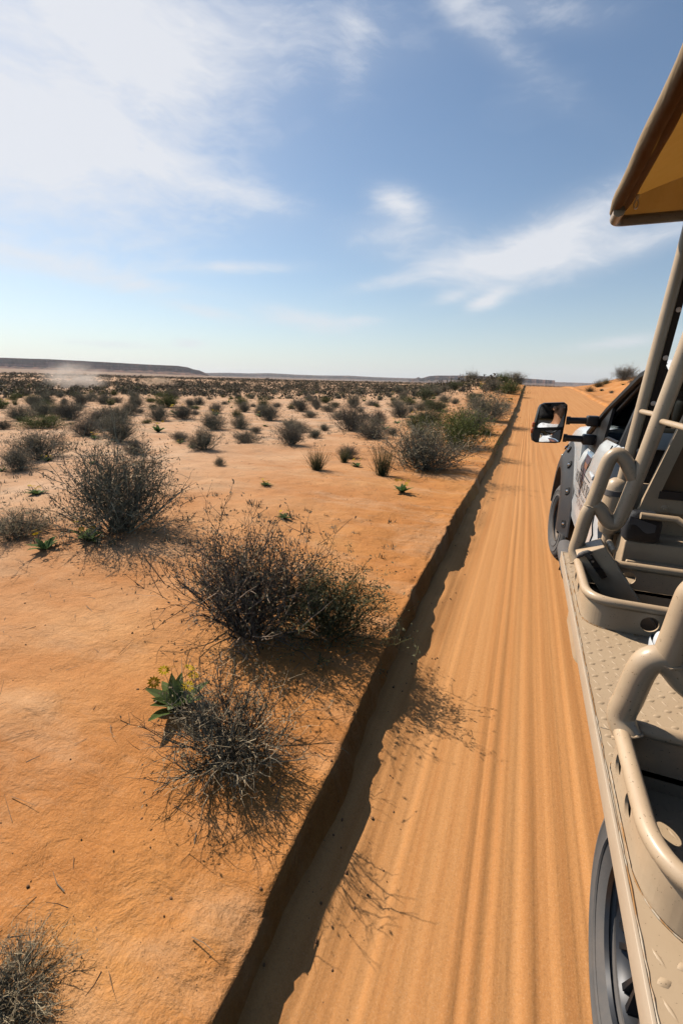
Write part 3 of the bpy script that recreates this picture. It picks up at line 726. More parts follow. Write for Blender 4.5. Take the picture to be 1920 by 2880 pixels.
# ---- labels of the scattered plants: size, neighbour and ground tell most of them apart
NOUN = {'brown': 'grey-brown twiggy shrub', 'green': 'olive green shrub', 'flower': 'yellow-flowered green plant', 'tuft': 'olive grass tuft', 'gold': 'golden grass tuft', 'twiggy': 'bare shrub'}
for i, (x, y, w, k, e) in enumerate(RECS):
    if 'group' not in e: continue
    best = None; bd = 9e9
    for j, (x2, y2, w2, k2, e2) in enumerate(RECS):
        if j != i:
            d = math.hypot(x - x2, y - y2) - (w + w2) / 2
            if d < bd: bd, best = d, (k2, w2)
    lim = {'flower': (.22, .34), 'tuft': (.35, .55)}.get(k, (.75, 1.15))
    size = 'small' if w < lim[0] else 'mid-sized' if w < lim[1] else 'broad'
    nb = 'standing alone on bare sand' if bd > .9 else ('touching ' if bd < .05 else 'close to ') + ('a bigger ' if best[1] > w * 1.15 else 'a smaller ' if best[1] < w * .85 else 'an equal ') + {'brown': 'brown shrub', 'green': 'olive shrub', 'flower': 'flowering plant', 'tuft': 'grass tuft', 'gold': 'golden tuft', 'twiggy': 'bare shrub'}[best[0]]
    where = 'behind the dune' if x > 5 else 'by the road bank' if x > -5.5 else 'on the near plain' if y < 22 else 'where the plain\'s brush thickens'
    e['label'] = '%s %s %s, %s' % (size, NOUN[k], nb, where)

# ---- low ground cover: ankle-high dry and green bits between the shrubs
plant_material('cover_mix', [(0.13, 0.105, 0.07), (0.24, 0.19, 0.12), (0.11, 0.115, 0.05), (0.30, 0.25, 0.16), (0.09, 0.07, 0.05)], var=.1)
def ground_cover():
    Rr = np.random.RandomState(21); V = []; F = []; n = 0
    for i in range(5200):
        y = 2.5 + Rr.rand() ** 1.1 * 46; x = -1.0 - Rr.rand() ** .9 * (4 + 1.4 * y)
        if float(vnoise(x, y, 2.4, 51)) + .5 * float(vnoise(x, y, 9, 52)) < .05: continue
        z = zg(x, y); s = Rr.uniform(.025, .075) * (1 + .012 * y); nb = 9
        a = Rr.uniform(0, 6.28, nb); el = Rr.uniform(.25, 1.3, nb); L = s * Rr.uniform(.6, 1.4, nb)
        b0 = np.stack([Rr.randn(nb) * s * .5, Rr.randn(nb) * s * .5, np.zeros(nb)], 1); d = np.stack([np.cos(a) * np.cos(el), np.sin(a) * np.cos(el), np.sin(el)], 1); w = np.stack([-np.sin(a), np.cos(a), np.zeros(nb)], 1) * s * .10
        tri = np.stack([b0 - w, b0 + w, b0 + d * L[:, None]], 1).reshape(-1, 3) + np.array([x, y, z]); V.append(tri); F += [(n + 3 * k, n + 3 * k + 1, n + 3 * k + 2) for k in range(nb)]; n += 3 * nb
    o = mk('ground_cover', np.concatenate(V), F, 'cover_mix', smooth=False); tag(o, 'ankle-high dry grass and seedlings dotted between the shrubs', 'grass', kind='stuff')
ground_cover()

# ---- crumbs, pebbles and dry litter on the sand
plain('pebble', (0.33, 0.17, 0.085), .95, spec=.1, noise_amt=.6, noise_scale=30, dark=(.2, .1, .05))
plant_material('litter_straw', [(0.22, 0.16, 0.10), (0.30, 0.24, 0.16), (0.14, 0.10, 0.07)])
def scatter_pebbles():
    Rr = np.random.RandomState(9); V = []; F = []; n = 0
    ico = [(0, 0, 1), (.89, 0, .45), (.28, .85, .45), (-.72, .53, .45), (-.72, -.53, .45), (.28, -.85, .45), (.72, .53, -.45), (-.28, .85, -.45), (-.89, 0, -.45), (-.28, -.85, -.45), (.72, -.53, -.45)]
    icf = [(0, 1, 2), (0, 2, 3), (0, 3, 4), (0, 4, 5), (0, 5, 1), (1, 6, 2), (2, 7, 3), (3, 8, 4), (4, 9, 5), (5, 10, 1), (2, 6, 7), (3, 7, 8), (4, 8, 9), (5, 9, 10), (1, 10, 6)]
    ico = np.array(ico)
    for i in range(2600):
        m_ = Rr.rand()
        if m_ < .22: y = Rr.rand() ** 1.6 * 16 - .5; x = float(lip(y)) + Rr.uniform(-.03, .32) ; z = None
        else: y = Rr.rand() ** 1.4 * 22 - .5; x = float(lip(y)) - .05 - Rr.rand() ** 1.3 * (4 + y)
        s = .0018 + min(2.2, abs(Rr.randn()) ** 2) * .0022
        z = max(zg(x, y), float(z_road(np.array(x), np.array(y))) if x > -.62 else -9)
        P = ico * (s * Rr.uniform(.7, 1.3, 3)) * Rr.uniform(.85, 1.15, (11, 1)) + np.array([x, y, z + s * .25]); V.append(P); F += [(a + n, b + n, c + n) for a, b, c in icf]; n += 11
    o = mk('sand_crumbs', np.concatenate(V), F, 'pebble', smooth=False); tag(o, 'small sand clods and pebbles strewn along the bank', 'pebbles', kind='stuff')
    polys = []; wid = []
    for i in range(1500):
        y = Rr.rand() ** 1.3 * 18 - .3; x = float(lip(y)) - .15 - Rr.rand() * (3 + 1.2 * y); z = zg(x, y) + .006; a = Rr.uniform(0, 6.28); L = Rr.uniform(.04, .16)
        polys.append(bend(np.array([x, y, z]), np.array([math.cos(a), math.sin(a), .06]), L, 3, Rr, jit=.12)); wid.append(Rr.uniform(.002, .005))
    V, F = ribbons(polys, wid, Rr); o = mk('dry_litter', V, F, 'litter_straw', smooth=False); tag(o, 'dry straw and twig litter lying on the sand', 'litter', kind='stuff')
scatter_pebbles()

# ---- transmission towers on the skyline
plain('galvanised', (0.28, 0.28, 0.30), .6, .3)
def pylon(px, dist, h, label):
    d = ray(px, 1052); hd = math.hypot(d[0], d[1]); x, y = d[0] / hd * dist, d[1] / hd * dist
    z0 = max(zg(x, y), 0) if dist < 4000 else 20.0
    e = empty('transmission_tower', (x, y, z0), label, 'pylon', 'transmission towers on the skyline')
    s = Vector((y, -x, 0)).normalized(); f = Vector((x, y, 0)).normalized(); B = Vector((x, y, z0))
    legs = MB(); br = MB(); arms = MB(); r = .42
    for sx in (-1, 1):
        for sf in (-1, 1): legs.tube([B + s * sx * h * .10 + f * sf * h * .08, B + s * sx * h * .05 + f * sf * h * .04 + Vector((0, 0, h * .62)), B + s * sx * h * .13 + Vector((0, 0, h))], r, 5)
    for k in range(6):
        z1, z2 = h * k / 6 * .62, h * (k + 1) / 6 * .62; w1 = h * (.10 - .05 * k / 6); w2 = h * (.10 - .05 * (k + 1) / 6)
        for sf in (-1, 1):
            br.tube([B + s * -w1 + f * sf * w1 * .8 + Vector((0, 0, z1)), B + s * w2 + f * sf * w2 * .8 + Vector((0, 0, z2))], r * .5, 4)
            br.tube([B + s * w1 + f * sf * w1 * .8 + Vector((0, 0, z1)), B + s * -w2 + f * sf * w2 * .8 + Vector((0, 0, z2))], r * .5, 4)
    arms.tube([B + s * -h * .24 + Vector((0, 0, h * .97)), B + s * h * .24 + Vector((0, 0, h * .97))], r * .9, 5)
    arms.tube([B + s * -h * .2 + Vector((0, 0, h * .90)), B + s * h * .2 + Vector((0, 0, h * .90))], r * .6, 5)
    legs.build('tower_legs', 'galvanised', e); br.build('lattice', 'galvanised', e); arms.build('cross_arms', 'galvanised', e)
pylon(541, 4300, 46, 'lattice transmission tower standing at the end of the red mesa')
pylon(646, 5200, 40, 'lattice transmission tower on the plain, second from the red mesa')
pylon(712, 6500, 40, 'lattice transmission tower on the plain, farthest from the red mesa')

# ---- dust raised on the plain
def dust(name, px, py, w, h, dens, col, label, seed):
    p = gp(px, py); dd = float(-(RC.T @ (p - CP))[2]); W = w * dd / FPX; H = h * dd / FPX
    m, t, b = mat('dust_%d' % seed); t.n.remove(b); out = [n for n in t.n if n.type == 'OUTPUT_MATERIAL'][0]
    pv = t.new('ShaderNodeVolumePrincipled'); pv.inputs['Color'].default_value = (*col, 1); pv.inputs['Anisotropy'].default_value = .2
    co = objco(t, 'Object'); ln = t.new('ShaderNodeVectorMath', operation='LENGTH'); t.link(co, ln.inputs[0])
    fall = t.math('SUBTRACT', 1.0, ln.outputs['Value'], clamp=True); fall = t.math('MULTIPLY', fall, fall)
    n = t.noise(t.mapping(co, (1.4, 1.4, 1.4), loc=(seed, 0, 0)), 1.6, 5, .6)
    den = t.math('MULTIPLY', t.math('MULTIPLY', fall, t.ramp(n, [(.40, 0), (.60, 1)])), 2.2 * dens / W)
    t.link(den, pv.inputs['Density']); t.link(pv.outputs[0], out.inputs['Volume'])
    bm = bmesh.new(); bmesh.ops.create_icosphere(bm, subdivisions=3, radius=1.0); me = bpy.data.meshes.new(name); bm.to_mesh(me); bm.free(); me.materials.append(m)
    o = bpy.data.objects.new(name, me); COL.objects.link(o); o.location = (p[0], p[1], p[2] + H * .38); o.scale = (W * .62, W * .62, H * .62); o.rotation_euler = (0, 0, rad(30))
    tag(o, label, 'dust cloud', kind='stuff')
dust('dust_cloud', 215, 1096, 165, 85, 4.2, (.86, .78, .70), 'pale plume of dust hanging over the plain below the mesa', 3)
dust('dust_cloud', 445, 1088, 100, 30, 6.0, (.60, .46, .34), 'thin brown dust trail low over the plain, beside a paler plume', 5)
# ================================================================== the truck
def paint(name, c, rough=.38, coat=.25, dust_c=(0.45, 0.30, 0.18), dust_amt=.25, chips=None, bumpy=(420, .06, .002)):
    m, t, b = mat(name); setc(b, c, rough, 0, .5, coat); b.inputs['Coat Roughness'].default_value = .25
    co = objco(t); n = t.noise(co, 7, 7, .65); n2 = t.noise(co, 45, 4, .6)
    col = t.mix(t.math('MULTIPLY', t.ramp(n, [(.42, 0), (.72, 1)]), dust_amt), c, dust_c)
    col = t.mix(t.math('MULTIPLY', t.ramp(n2, [(.56, 0), (.7, 1)]), dust_amt * .35), col, tuple(x * .75 for x in c))
    if chips:
        ch = t.ramp(t.noise(co, 130, 3, .6), [(.665, 0), (.69, 1)])
        col = t.mix(t.math('MULTIPLY', ch, .8), col, chips)
    t.link(col, b.inputs['Base Color'])
    t.link(t.math('ADD', t.math('MULTIPLY', n, .25), rough - .1), b.inputs['Roughness'])
    bump(t, b, t.noise(co, bumpy[0], 2, .5), bumpy[1], bumpy[2])
paint('tan_paint', (0.64, 0.462, 0.295), .38, .25, dust_amt=.45, chips=(.16, .09, .045))
paint('tan_edge', (0.60, 0.47, 0.34), .42, .15, dust_amt=.35)
paint('tan_plate', (0.56, 0.405, 0.255), .50, .05, dust_amt=.35, chips=(.14, .08, .04))
paint('white_paint', (0.80, 0.80, 0.79), .16, .6, dust_c=(.58, .47, .36), dust_amt=.18, bumpy=(900, .01, .001))
plain('black_plastic', (0.012, 0.012, 0.013), .42, spec=.4, noise_amt=.25, noise_scale=40, dark=(.05, .038, .028))
plain('flare_plastic', (0.036, 0.037, 0.041), .5, spec=.5, noise_amt=.4, noise_scale=9, dark=(.085, .066, .05), bumps=(300, .15, .002))
plain('grey_rubber', (0.115, 0.105, 0.10), .75, noise_amt=.5, noise_scale=25, dark=(.18, .14, .11))
plain('tyre_rubber', (0.125, 0.118, 0.114), .85, spec=.25, noise_amt=.6, noise_scale=12, dark=(.20, .165, .14), bumps=(160, .2, .003))
plain('rim_dark', (0.045, 0.048, 0.055), .42, .7, noise_amt=.4, noise_scale=20, dark=(.1, .085, .07))
plain('rim_bronze', (0.15, 0.11, 0.08), .6, .35, noise_amt=.5, noise_scale=30)
plain('chrome', (0.75, 0.76, 0.78), .12, 1.0)
plain('steel_screw', (0.42, 0.42, 0.43), .38, .9)
plain('seam_black', (0.006, 0.006, 0.006), .8)
plain('amber_lens', (0.75, 0.10, 0.012), .25, coat=.5)
plain('print_black', (0.016, 0.014, 0.014), .6); plain('print_red', (0.27, 0.105, 0.065), .6); plain('print_pale', (0.60, 0.52, 0.46), .6)
plain('print_mauve', (0.115, 0.082, 0.10), .5); plain('print_rust', (0.33, 0.155, 0.10), .5); plain('sky_reflection_blue', (0.30, 0.42, 0.56), .5); plain('print_brown', (0.26, 0.135, 0.075), .5)
plain('cab_interior', (0.022, 0.021, 0.022), .75)
plain('seat_vinyl', (0.20, 0.125, 0.065), .55, noise_amt=.4, noise_scale=10)
plain('dark_frame', (0.03, 0.027, 0.025), .7)
m, t, b = mat('mirror_glass'); setc(b, (.85, .86, .87), .02, 1.0); co = objco(t); t.link(t.math('MULTIPLY', t.ramp(t.noise(co, 28, 6, .65), [(.45, 0), (.75, 1)]), .16), b.inputs['Roughness'])
m, t, b = mat('screen_glass')
out = [n for n in t.n if n.type == 'OUTPUT_MATERIAL'][0]; gl = t.new('ShaderNodeBsdfGlossy'); gl.inputs['Roughness'].default_value = .02
tr = t.new('ShaderNodeBsdfTransparent'); tr.inputs[0].default_value = (.62, .66, .65, 1); fr = t.new('ShaderNodeFresnel'); fr.inputs[0].default_value = 1.5
mx = t.new('ShaderNodeMixShader'); t.link(fr.outputs[0], mx.inputs[0]); t.link(tr.outputs[0], mx.inputs[1]); t.link(gl.outputs[0], mx.inputs[2]); t.link(mx.outputs[0], out.inputs[0]); t.n.remove(b)
# canvas: lets some of the sun through
m, t, b = mat('canvas'); co = objco(t); n = t.noise(co, 9, 5, .6)
cc = t.mix(t.ramp(n, [(.35, 0), (.7, 1)]), (0.50, 0.34, 0.18), (0.58, 0.41, 0.24)); t.link(cc, b.inputs['Base Color']); b.inputs['Roughness'].default_value = .85
nb_ = bump(t, b, t.noise(t.mapping(co, (700, 700, 700)), 1, 2, .5), .25, .001); bump(t, b, t.noise(t.mapping(co, (9, 3, 9)), 1, 5, .6, .8), .6, .012, nb_)
trl = t.new('ShaderNodeBsdfTranslucent'); trl.inputs[0].default_value = (0.62, 0.27, 0.045, 1); mx = t.new('ShaderNodeMixShader'); mx.inputs[0].default_value = .20
out = [q for q in t.n if q.type == 'OUTPUT_MATERIAL'][0]; t.link(b.outputs[0], mx.inputs[1]); t.link(trl.outputs[0], mx.inputs[2]); t.link(mx.outputs[0], out.inputs[0])
# rust creeping out of the weld seams
m, t, b = mat('seam_rust'); co = objco(t); n = t.noise(t.mapping(co, (30, 9, 30)), 1, 6, .65)
t.link(t.mix(t.ramp(n, [(.44, 0), (.54, 1)]), (0.56, 0.455, 0.335), (0.40, 0.19, 0.055)), b.inputs['Base Color']); b.inputs['Roughness'].default_value = .7

CX = 1.515                                             # truck centre line
T = empty('safari_truck', (CX, 3.2, 0.0), 'white pickup turned open safari truck with tan passenger bed, driving along the sand road', 'truck')

# ---- cab and bonnet shell, lofted along the truck
def station(y, side, top_z, sh, inner=None, low=.62, hood=None):
    """half outline from sill to middle: (distance from centre line, z)"""
    P = [(side - .14, low - .02), (side - .045, low), (side - .012, low + .12), (side, low + .22), (side - .012, low + .29), (side, .98), (side, 1.2), (side - .006, top_z - .11), (side - .03, top_z - .035), (sh, top_z)]
    if hood is None: P += [(sh - .03, top_z), (sh - .05, inner), (sh - .3, inner), (.35, inner), (0, inner)]
    else: P += [(sh - .05, top_z + .012), (sh - .2, hood - .035), (sh - .34, hood - .01), (.3, hood + .01), (0, hood + .015)]
    return [(CX - a, y, z) for a, z in P] + [(CX + a, y, z) for a, z in P[-2::-1]]
rows = [station(6.22, .93, 1.16, .84, hood=1.24), station(6.16, .98, 1.24, .90, hood=1.33), station(6.0, 1.0, 1.35, .93, hood=1.44), station(5.6, 1.012, 1.425, .945, hood=1.51), station(5.0, 1.015, 1.465, .95, hood=1.545),
        station(4.64, 1.015, 1.47, .95, hood=1.55), station(4.60, 1.015, 1.465, .95, hood=1.54), station(4.58, 1.015, 1.33, .95, inner=1.0), station(3.98, 1.015, 1.335, .95, inner=1.0), station(3.90, 1.015, 1.36, .95, inner=1.0), station(3.74, 1.015, 1.48, .95, inner=1.0),
        station(3.66, 1.015, 1.495, .95, inner=1.0), station(3.2, 1.015, 1.51, .95, inner=1.0), station(3.16, 1.0, 1.505, .94, inner=1.0)]
mb = MB(); mb.grid(rows); nc = len(rows[0])
mb.f.append(tuple(range(nc))); mb.mi.append(0); mb.f.append(tuple(range((len(rows) - 1) * nc, len(rows) * nc))[::-1]); mb.mi.append(0)
for i in range(len(rows) - 1): mb.f.append((i * nc, (i + 1) * nc, (i + 1) * nc + nc - 1, i * nc + nc - 1)); mb.mi.append(0)
shell = mb.build('cab_shell', 'white_paint', T)
WY, WZ, WR = 5.37, .415, .415
def cut(obj, cutter):
    md = obj.modifiers.new('cut', 'BOOLEAN'); md.operation = 'DIFFERENCE'; md.object = cutter; md.solver = 'EXACT'
    dg = bpy.context.evaluated_depsgraph_get(); me = bpy.data.meshes.new_from_object(obj.evaluated_get(dg)); obj.modifiers.clear()
    me.materials.clear(); me.materials.append(obj.data.materials[0]); obj.data = me
    me.polygons.foreach_set('material_index', [0] * len(me.polygons)); me.set_sharp_from_angle(angle=rad(32))
for sx in (.3, 2.0):
    c = MB(); c.lathe([(0, 0), (.60, 0), (.60, .75), (0, .75)], (sx - .02, WY, WZ + .02), n=40); co_ = c.build('cutter', 'black_plastic', None); bpy.context.view_layer.update()
    cut(shell, co_); bpy.data.objects.remove(co_)
# wheel-arch liners
for sx in (.52, 1.87):
    ln_ = MB(); ln_.lathe([(.605, 0), (.605, .62), (0, .62)], (sx, WY, WZ + .02), n=40); ln_.build('arch_liner', 'black_plastic', T)

_dummy = None
# ---- bolt-on wheel arch flares
def flare(side):
    X = lambda d: CX - side * (CX - d)
    prof = [(.865, .505), (.858, .494), (.80, .474), (.71, .430), (.66, .418), (.605, .414), (.575, .418), (.575, .500)]
    rows = []
    a0, a1 = -12, 192
    for k in range(61):
        a = rad(a0 + (a1 - a0) * k / 60); q = 1.0
        rows.append([(X(x), WY + math.cos(a) * r * (1.02 if r > .7 else 1), max(WZ + .02 + math.sin(a) * r * (1.0 if r < .7 else .99), .5)) for r, x in prof])
    f = MB(); f.grid(rows); o = f.build('wheel_flare', 'flare_plastic', T)
    for deg in (8, 31, 54, 76, 99, 122, 145, 168, 188) if side > 0 else ():
        a = rad(deg); pr = .795
        c = Vector((X(.468), WY + math.cos(a) * pr, WZ + .02 + math.sin(a) * pr)); rdir = Vector((0, math.cos(a), math.sin(a))); tdir = Vector((0, -math.sin(a), math.cos(a)))
        n_ = (Vector((-side, 0, 0)) * .85 + rdir * .5).normalized(); u = tdir; w = n_.cross(u)
        pk = MB(); pk.prism([c + u * x * .032 + w * y * .03 + n_ * -.004 for x, y in ((-1, -1), (1, -1), (1, .6), (.6, 1), (-.6, 1), (-1, .6))], n_ * .014); pk.build('bolt_pocket', 'seam_black', o)
        bt = MB(); bt.lathe([(0, .020), (.007, .019), (.011, .014), (.013, .006), (.013, 0)], c - w * .004, axis=n_, ref=u, n=12); bt.build('bolt', 'chrome', o)
    return o
flare(1); flare(-1)

# ---- wheels
def wheel(x_out, y, r, side, steer=0.0, width=.29, rimmat='rim_bronze', z=None):
    z = r if z is None else z
    ax = Vector((side * math.cos(rad(steer)), side * math.sin(rad(steer)) * side * side, 0)); ax = Vector((side * math.cos(rad(steer)), side * math.sin(rad(steer)), 0))
    O = Vector((x_out, y, z)); rr = r * .53
    e = empty('wheel', O); e.parent = T; e.location = O - Vector(T['_o'])
    def rel(mbld, nm, mt, par=None): return mbld.build(nm, mt, par or e)
    ty = MB(); prof = [(rr, .045), (rr + .015, .022), (rr + .05, .004), (r * .66, 0.002), (r * .67, -.003), (r * .69, -.003), (r * .70, .001), (r * .80, 0), (r * .815, -.004), (r * .84, -.003), (r * .85, .002), (r * .90, .006), (r * .955, .022), (r * .985, .040), (r, .065), (r, width * .5), (r, width - .065), (r * .985, width - .04), (r * .95, width - .02), (r * .8, width), (rr, width - .04), (rr, .045)]
    ty.lathe(prof, O, axis=ax, n=72); tyo = rel(ty, 'tyre', 'tyre_rubber')
    tr_ = MB(); u = Vector((0, 0, 1)); w = ax.cross(u)
    for k in range(44):
        for row, (h0, h1, off) in enumerate(((.030, .085, 0), (.095, .145, .5), (.150, .200, 0), (.21, .262, .5))):
            a = 2 * math.pi * (k + off) / 44; da = 2 * math.pi / 44 * .34
            def pt(aa, h, q): return O + ax * h + (u * math.cos(aa) + w * math.sin(aa)) * q
            r0 = r - .012 if row in (1, 2) else r - .022; r1 = r + .010
            P = [pt(a - da, h0, r0), pt(a + da, h0, r0), pt(a + da * 1.1, h1, r0), pt(a - da * .9, h1, r0), pt(a - da, h0 + .004, r1 - (.012 if row == 0 else 0)), pt(a + da, h0 + .004, r1 - (.012 if row == 0 else 0)), pt(a + da * 1.1, h1 - .004, r1 - (.012 if row == 3 else 0)), pt(a - da * .9, h1 - .004, r1 - (.012 if row == 3 else 0))]
            tr_.add(P, [(4, 5, 6, 7), (0, 1, 5, 4), (1, 2, 6, 5), (2, 3, 7, 6), (3, 0, 4, 7)])
    to = rel(tr_, 'tread_blocks', 'tyre_rubber', tyo); to['kind'] = 'stuff'
    rg = MB(); rg.lathe([(rr * .985, .030), (rr + .002, .018), (rr + .010, .030), (rr, .05), (rr * .95, .06), (rr * .90, .10), (rr * .88, .18), (0.10, .19), (0, .19)], O, axis=ax, n=56); rim = rel(rg, 'rim', rimmat)
    sp = MB()
    for k in range(8):
        a = 2 * math.pi * k / 8
        for s_ in (-1, 1):
            def q(aa, rad_, h): return O + ax * h + (u * math.cos(aa) + w * math.sin(aa)) * rad_
            b0 = a + s_ * .05; b1 = a + s_ * .14
            sp.add([q(b0 - .05, .075, .075), q(b0 + .05, .075, .075), q(b1 + .045, rr * .93, .055), q(b1 - .045, rr * .93, .055), q(b0 - .05, .075, .12), q(b0 + .05, .075, .12), q(b1 + .045, rr * .93, .10), q(b1 - .045, rr * .93, .10)],
                   [(0, 1, 2, 3), (0, 4, 5, 1), (1, 5, 6, 2), (2, 6, 7, 3), (3, 7, 4, 0)])
    rel(sp, 'spokes', rimmat, rim)
    hb = MB(); hb.lathe([(0, .045), (.05, .048), (.062, .06), (.066, .085), (.085, .09), (.085, .14)], O, axis=ax, n=32); rel(hb, 'hub_cap', 'rim_dark', rim)
    return e
wheel(.452, WY, WR, 1, steer=7)
wheel(2 * CX - .452, WY, WR, -1, steer=7)
wheel(.405, 1.10, .381, 1, rimmat='rim_dark')
wheel(2 * CX - .405, 1.10, .381, -1, rimmat='rim_dark')
ax_ = MB(); ax_.tube([(.7, WY, WZ), (2.33, WY, WZ)], .06); ax_.build('front_axle', 'dark_frame', T)
ax_ = MB(); ax_.tube([(.7, 1.10, .375), (2.33, 1.10, .375)], .07); ax_.build('rear_axle', 'dark_frame', T)
fr_ = MB()
for x in (1.05, 1.90): fr_.box((x, -3.1, .56), (x + .08, 6.1, .70), .01)
fr_.build('chassis_rail', 'dark_frame', T)['kind'] = 'stuff'

# ---- front end
g = MB(); g.box((CX - .9, 6.18, .62), (CX + .9, 6.42, .86), .05); g.build('front_bumper', 'flare_plastic', T)
g = MB(); g.box((CX - .52, 6.19, .90), (CX + .52, 6.27, 1.20), .03); gr_ = g.build('grille', 'black_plastic', T)
for k in range(3):
    g = MB(); g.box((CX - .50, 6.255, .945 + .085 * k), (CX + .50, 6.285, .985 + .085 * k), .01); g.build('grille_bar', 'chrome', gr_)
for s_ in (-1, 1):
    g = MB(); g.box((CX + s_ * .72 - .17, 6.12, .92), (CX + s_ * .72 + .17, 6.255, 1.19), .05); g.build('headlight', 'chrome', T)

# ---- doors: a skin a few millimetres proud of the shell, with the dipped window line
def door(side):
    ys = [4.545, 4.54, 4.4, 4.2, 3.98, 3.90, 3.82, 3.74, 3.66, 3.5, 3.4, 3.265, 3.26]
    tops = np.interp(ys, [3.2, 3.66, 3.74, 3.90, 3.98, 4.6], [1.508, 1.495, 1.48, 1.36, 1.335, 1.33]); rows = []
    for i, (y, tz) in enumerate(zip(ys, tops)):
        e_ = -.004 if i in (0, len(ys) - 1) else .007
        P = [(1.001, .70), (1.004, .76), (1.015, .84), (1.004, .91), (1.015, .98), (1.015, 1.1), (1.015, 1.2), (1.009, tz - .11), (.985, tz - .035), (.952, tz + .004)]
        rows.append([(CX - side * (d + e_), y, z) for d, z in P])
    d = MB(); d.grid(rows); o = d.build('door', 'white_paint', T)
    s = MB(); s.tube([(CX - side * 1.0125, 4.552, .70), (CX - side * 1.0175, 4.552, .84), (CX - side * 1.0065, 4.552, .91), (CX - side * 1.0165, 4.552, .98), (CX - side * 1.0165, 4.552, 1.19), (CX - side * 1.011, 4.552, 1.225), (CX - side * .988, 4.552, 1.30)], .0045, 6); s.build('door_seam', 'seam_black', o)
    s = MB(); s.tube([(CX - side * 1.0125, 3.254, .70), (CX - side * 1.0175, 3.254, .84), (CX - side * 1.0065, 3.254, .91), (CX - side * 1.0165, 3.254, .98), (CX - side * 1.0165, 3.254, 1.2), (CX - side * 1.011, 3.254, 1.42), (CX - side * .988, 3.254, 1.50)], .0045, 6); s.build('door_seam', 'seam_black', o)
    h = MB(); h.box((CX - side * 1.045 - .012, 3.36, 1.25), (CX - side * 1.045 + .012, 3.56, 1.285), .011); h.build('door_handle', 'white_paint', o)
    b_ = MB(); pts = [(CX - side * .957, y, z + .012) for y, z in zip(ys[1:-1], tops[1:-1])]; b_.tube(pts, .011, 8); b_.build('belt_moulding', 'black_plastic', o)
    return o
dl = door(1); door(-1)
# printing on the driver's door, with a sky reflection painted atop the logo
def lettering(txt, y0, z0, size, material, width=None, bold=.0, name='lettering'):
    cu = bpy.data.curves.new(name, 'FONT'); cu.body = txt; cu.size = size; cu.offset = bold; cu.extrude = .0008; cu.resolution_u = 2
    tmp = bpy.data.objects.new('tmp', cu); COL.objects.link(tmp); bpy.context.view_layer.update()
    me = bpy.data.meshes.new_from_object(tmp.evaluated_get(bpy.context.evaluated_depsgraph_get())); bpy.data.objects.remove(tmp)
    xs = [v.co.x for v in me.vertices]; w0 = max(xs) - min(xs); k = (width / w0) if width else 1.0; x0 = min(xs)
    off = Vector(T['_o'])
    for v in me.vertices: v.co = Vector((.4905 - v.co.z, y0 - (v.co.x - x0) * k, z0 + v.co.y)) - off
    me.materials.append(MATS[material]); o = bpy.data.objects.new(name, me); COL.objects.link(o); o.parent = dl; o['_o'] = tuple(off); return o
lettering('HORSESHOE BEND', 4.50, 1.045, .155, 'print_black', 1.04, -.0045)
lettering('SLOT CANYON', 4.28, .992, .048, 'print_pale', .62)
lettering('TOURS', 4.20, .905, .095, 'print_red', .46, -.003)
for y0, y1, z, h in ((4.28, 3.66, 1.178, .006), (4.34, 4.23, .945, .005), (3.71, 3.62, .945, .005)):
    r_ = MB(); r_.box((.4895, y1, z), (.4915, y0, z + h)); r_.build('printed_rule', 'print_black', dl)
lg = MB(); lvl = [(1.362, 4.075, 3.80), (1.335, 4.09, 3.835), (1.315, 4.10, 3.86), (1.272, 4.115, 3.905), (1.225, 4.13, 3.95), (1.165, 4.14, 3.985), (1.115, 4.135, 4.01), (1.075, 4.12, 4.04), (1.045, 4.095, 4.075)]
for k in range(len(lvl) - 1):
    (z0, a0, b0), (z1, a1, b1) = lvl[k], lvl[k + 1]; xs = .4915 if z0 < 1.3 else .4975; xe = .4915 if z1 < 1.3 else .4975
    lg.add([(xs, a0, z0), (xs, b0, z0), (xe, b1, z1), (xe, a1, z1)], [(0, 1, 2, 3)], [0, 1, 1, 2, 1, 1, 3, 3][k])
lg.build('logo_and_reflection', ['sky_reflection_blue', 'print_mauve', 'print_rust', 'print_brown'], dl, smooth=False)  # blue top band paints the sky's reflection; the bands below are print

# ---- glasshouse
def beam(name, pts, w, h, material, parent=T, updir=(0, 0, 1)):
    """rectangular bar along a polyline; w sideways, h along updir"""
    P = [Vector(p) for p in pts]; rows = []
    for i, p in enumerate(P):
        t_ = (P[min(i + 1, len(P) - 1)] - P[max(i - 1, 0)]).normalized(); s_ = t_.cross(Vector(updir)).normalized(); u_ = s_.cross(t_)
        q = min(w, h) * .25
        ring = [(-w / 2 + q, -h / 2), (w / 2 - q, -h / 2), (w / 2, -h / 2 + q), (w / 2, h / 2 - q), (w / 2 - q, h / 2), (-w / 2 + q, h / 2), (-w / 2, h / 2 - q), (-w / 2, -h / 2 + q)]
        rows.append([p + s_ * a + u_ * b_ for a, b_ in ring])
    m_ = MB(); m_.grid(rows, closed_u=True); n_ = 8; m_.f += [tuple(range(n_))[::-1], tuple(range((len(P) - 1) * n_, len(P) * n_))]; m_.mi += [0, 0]
    return m_.build(name, material, parent)
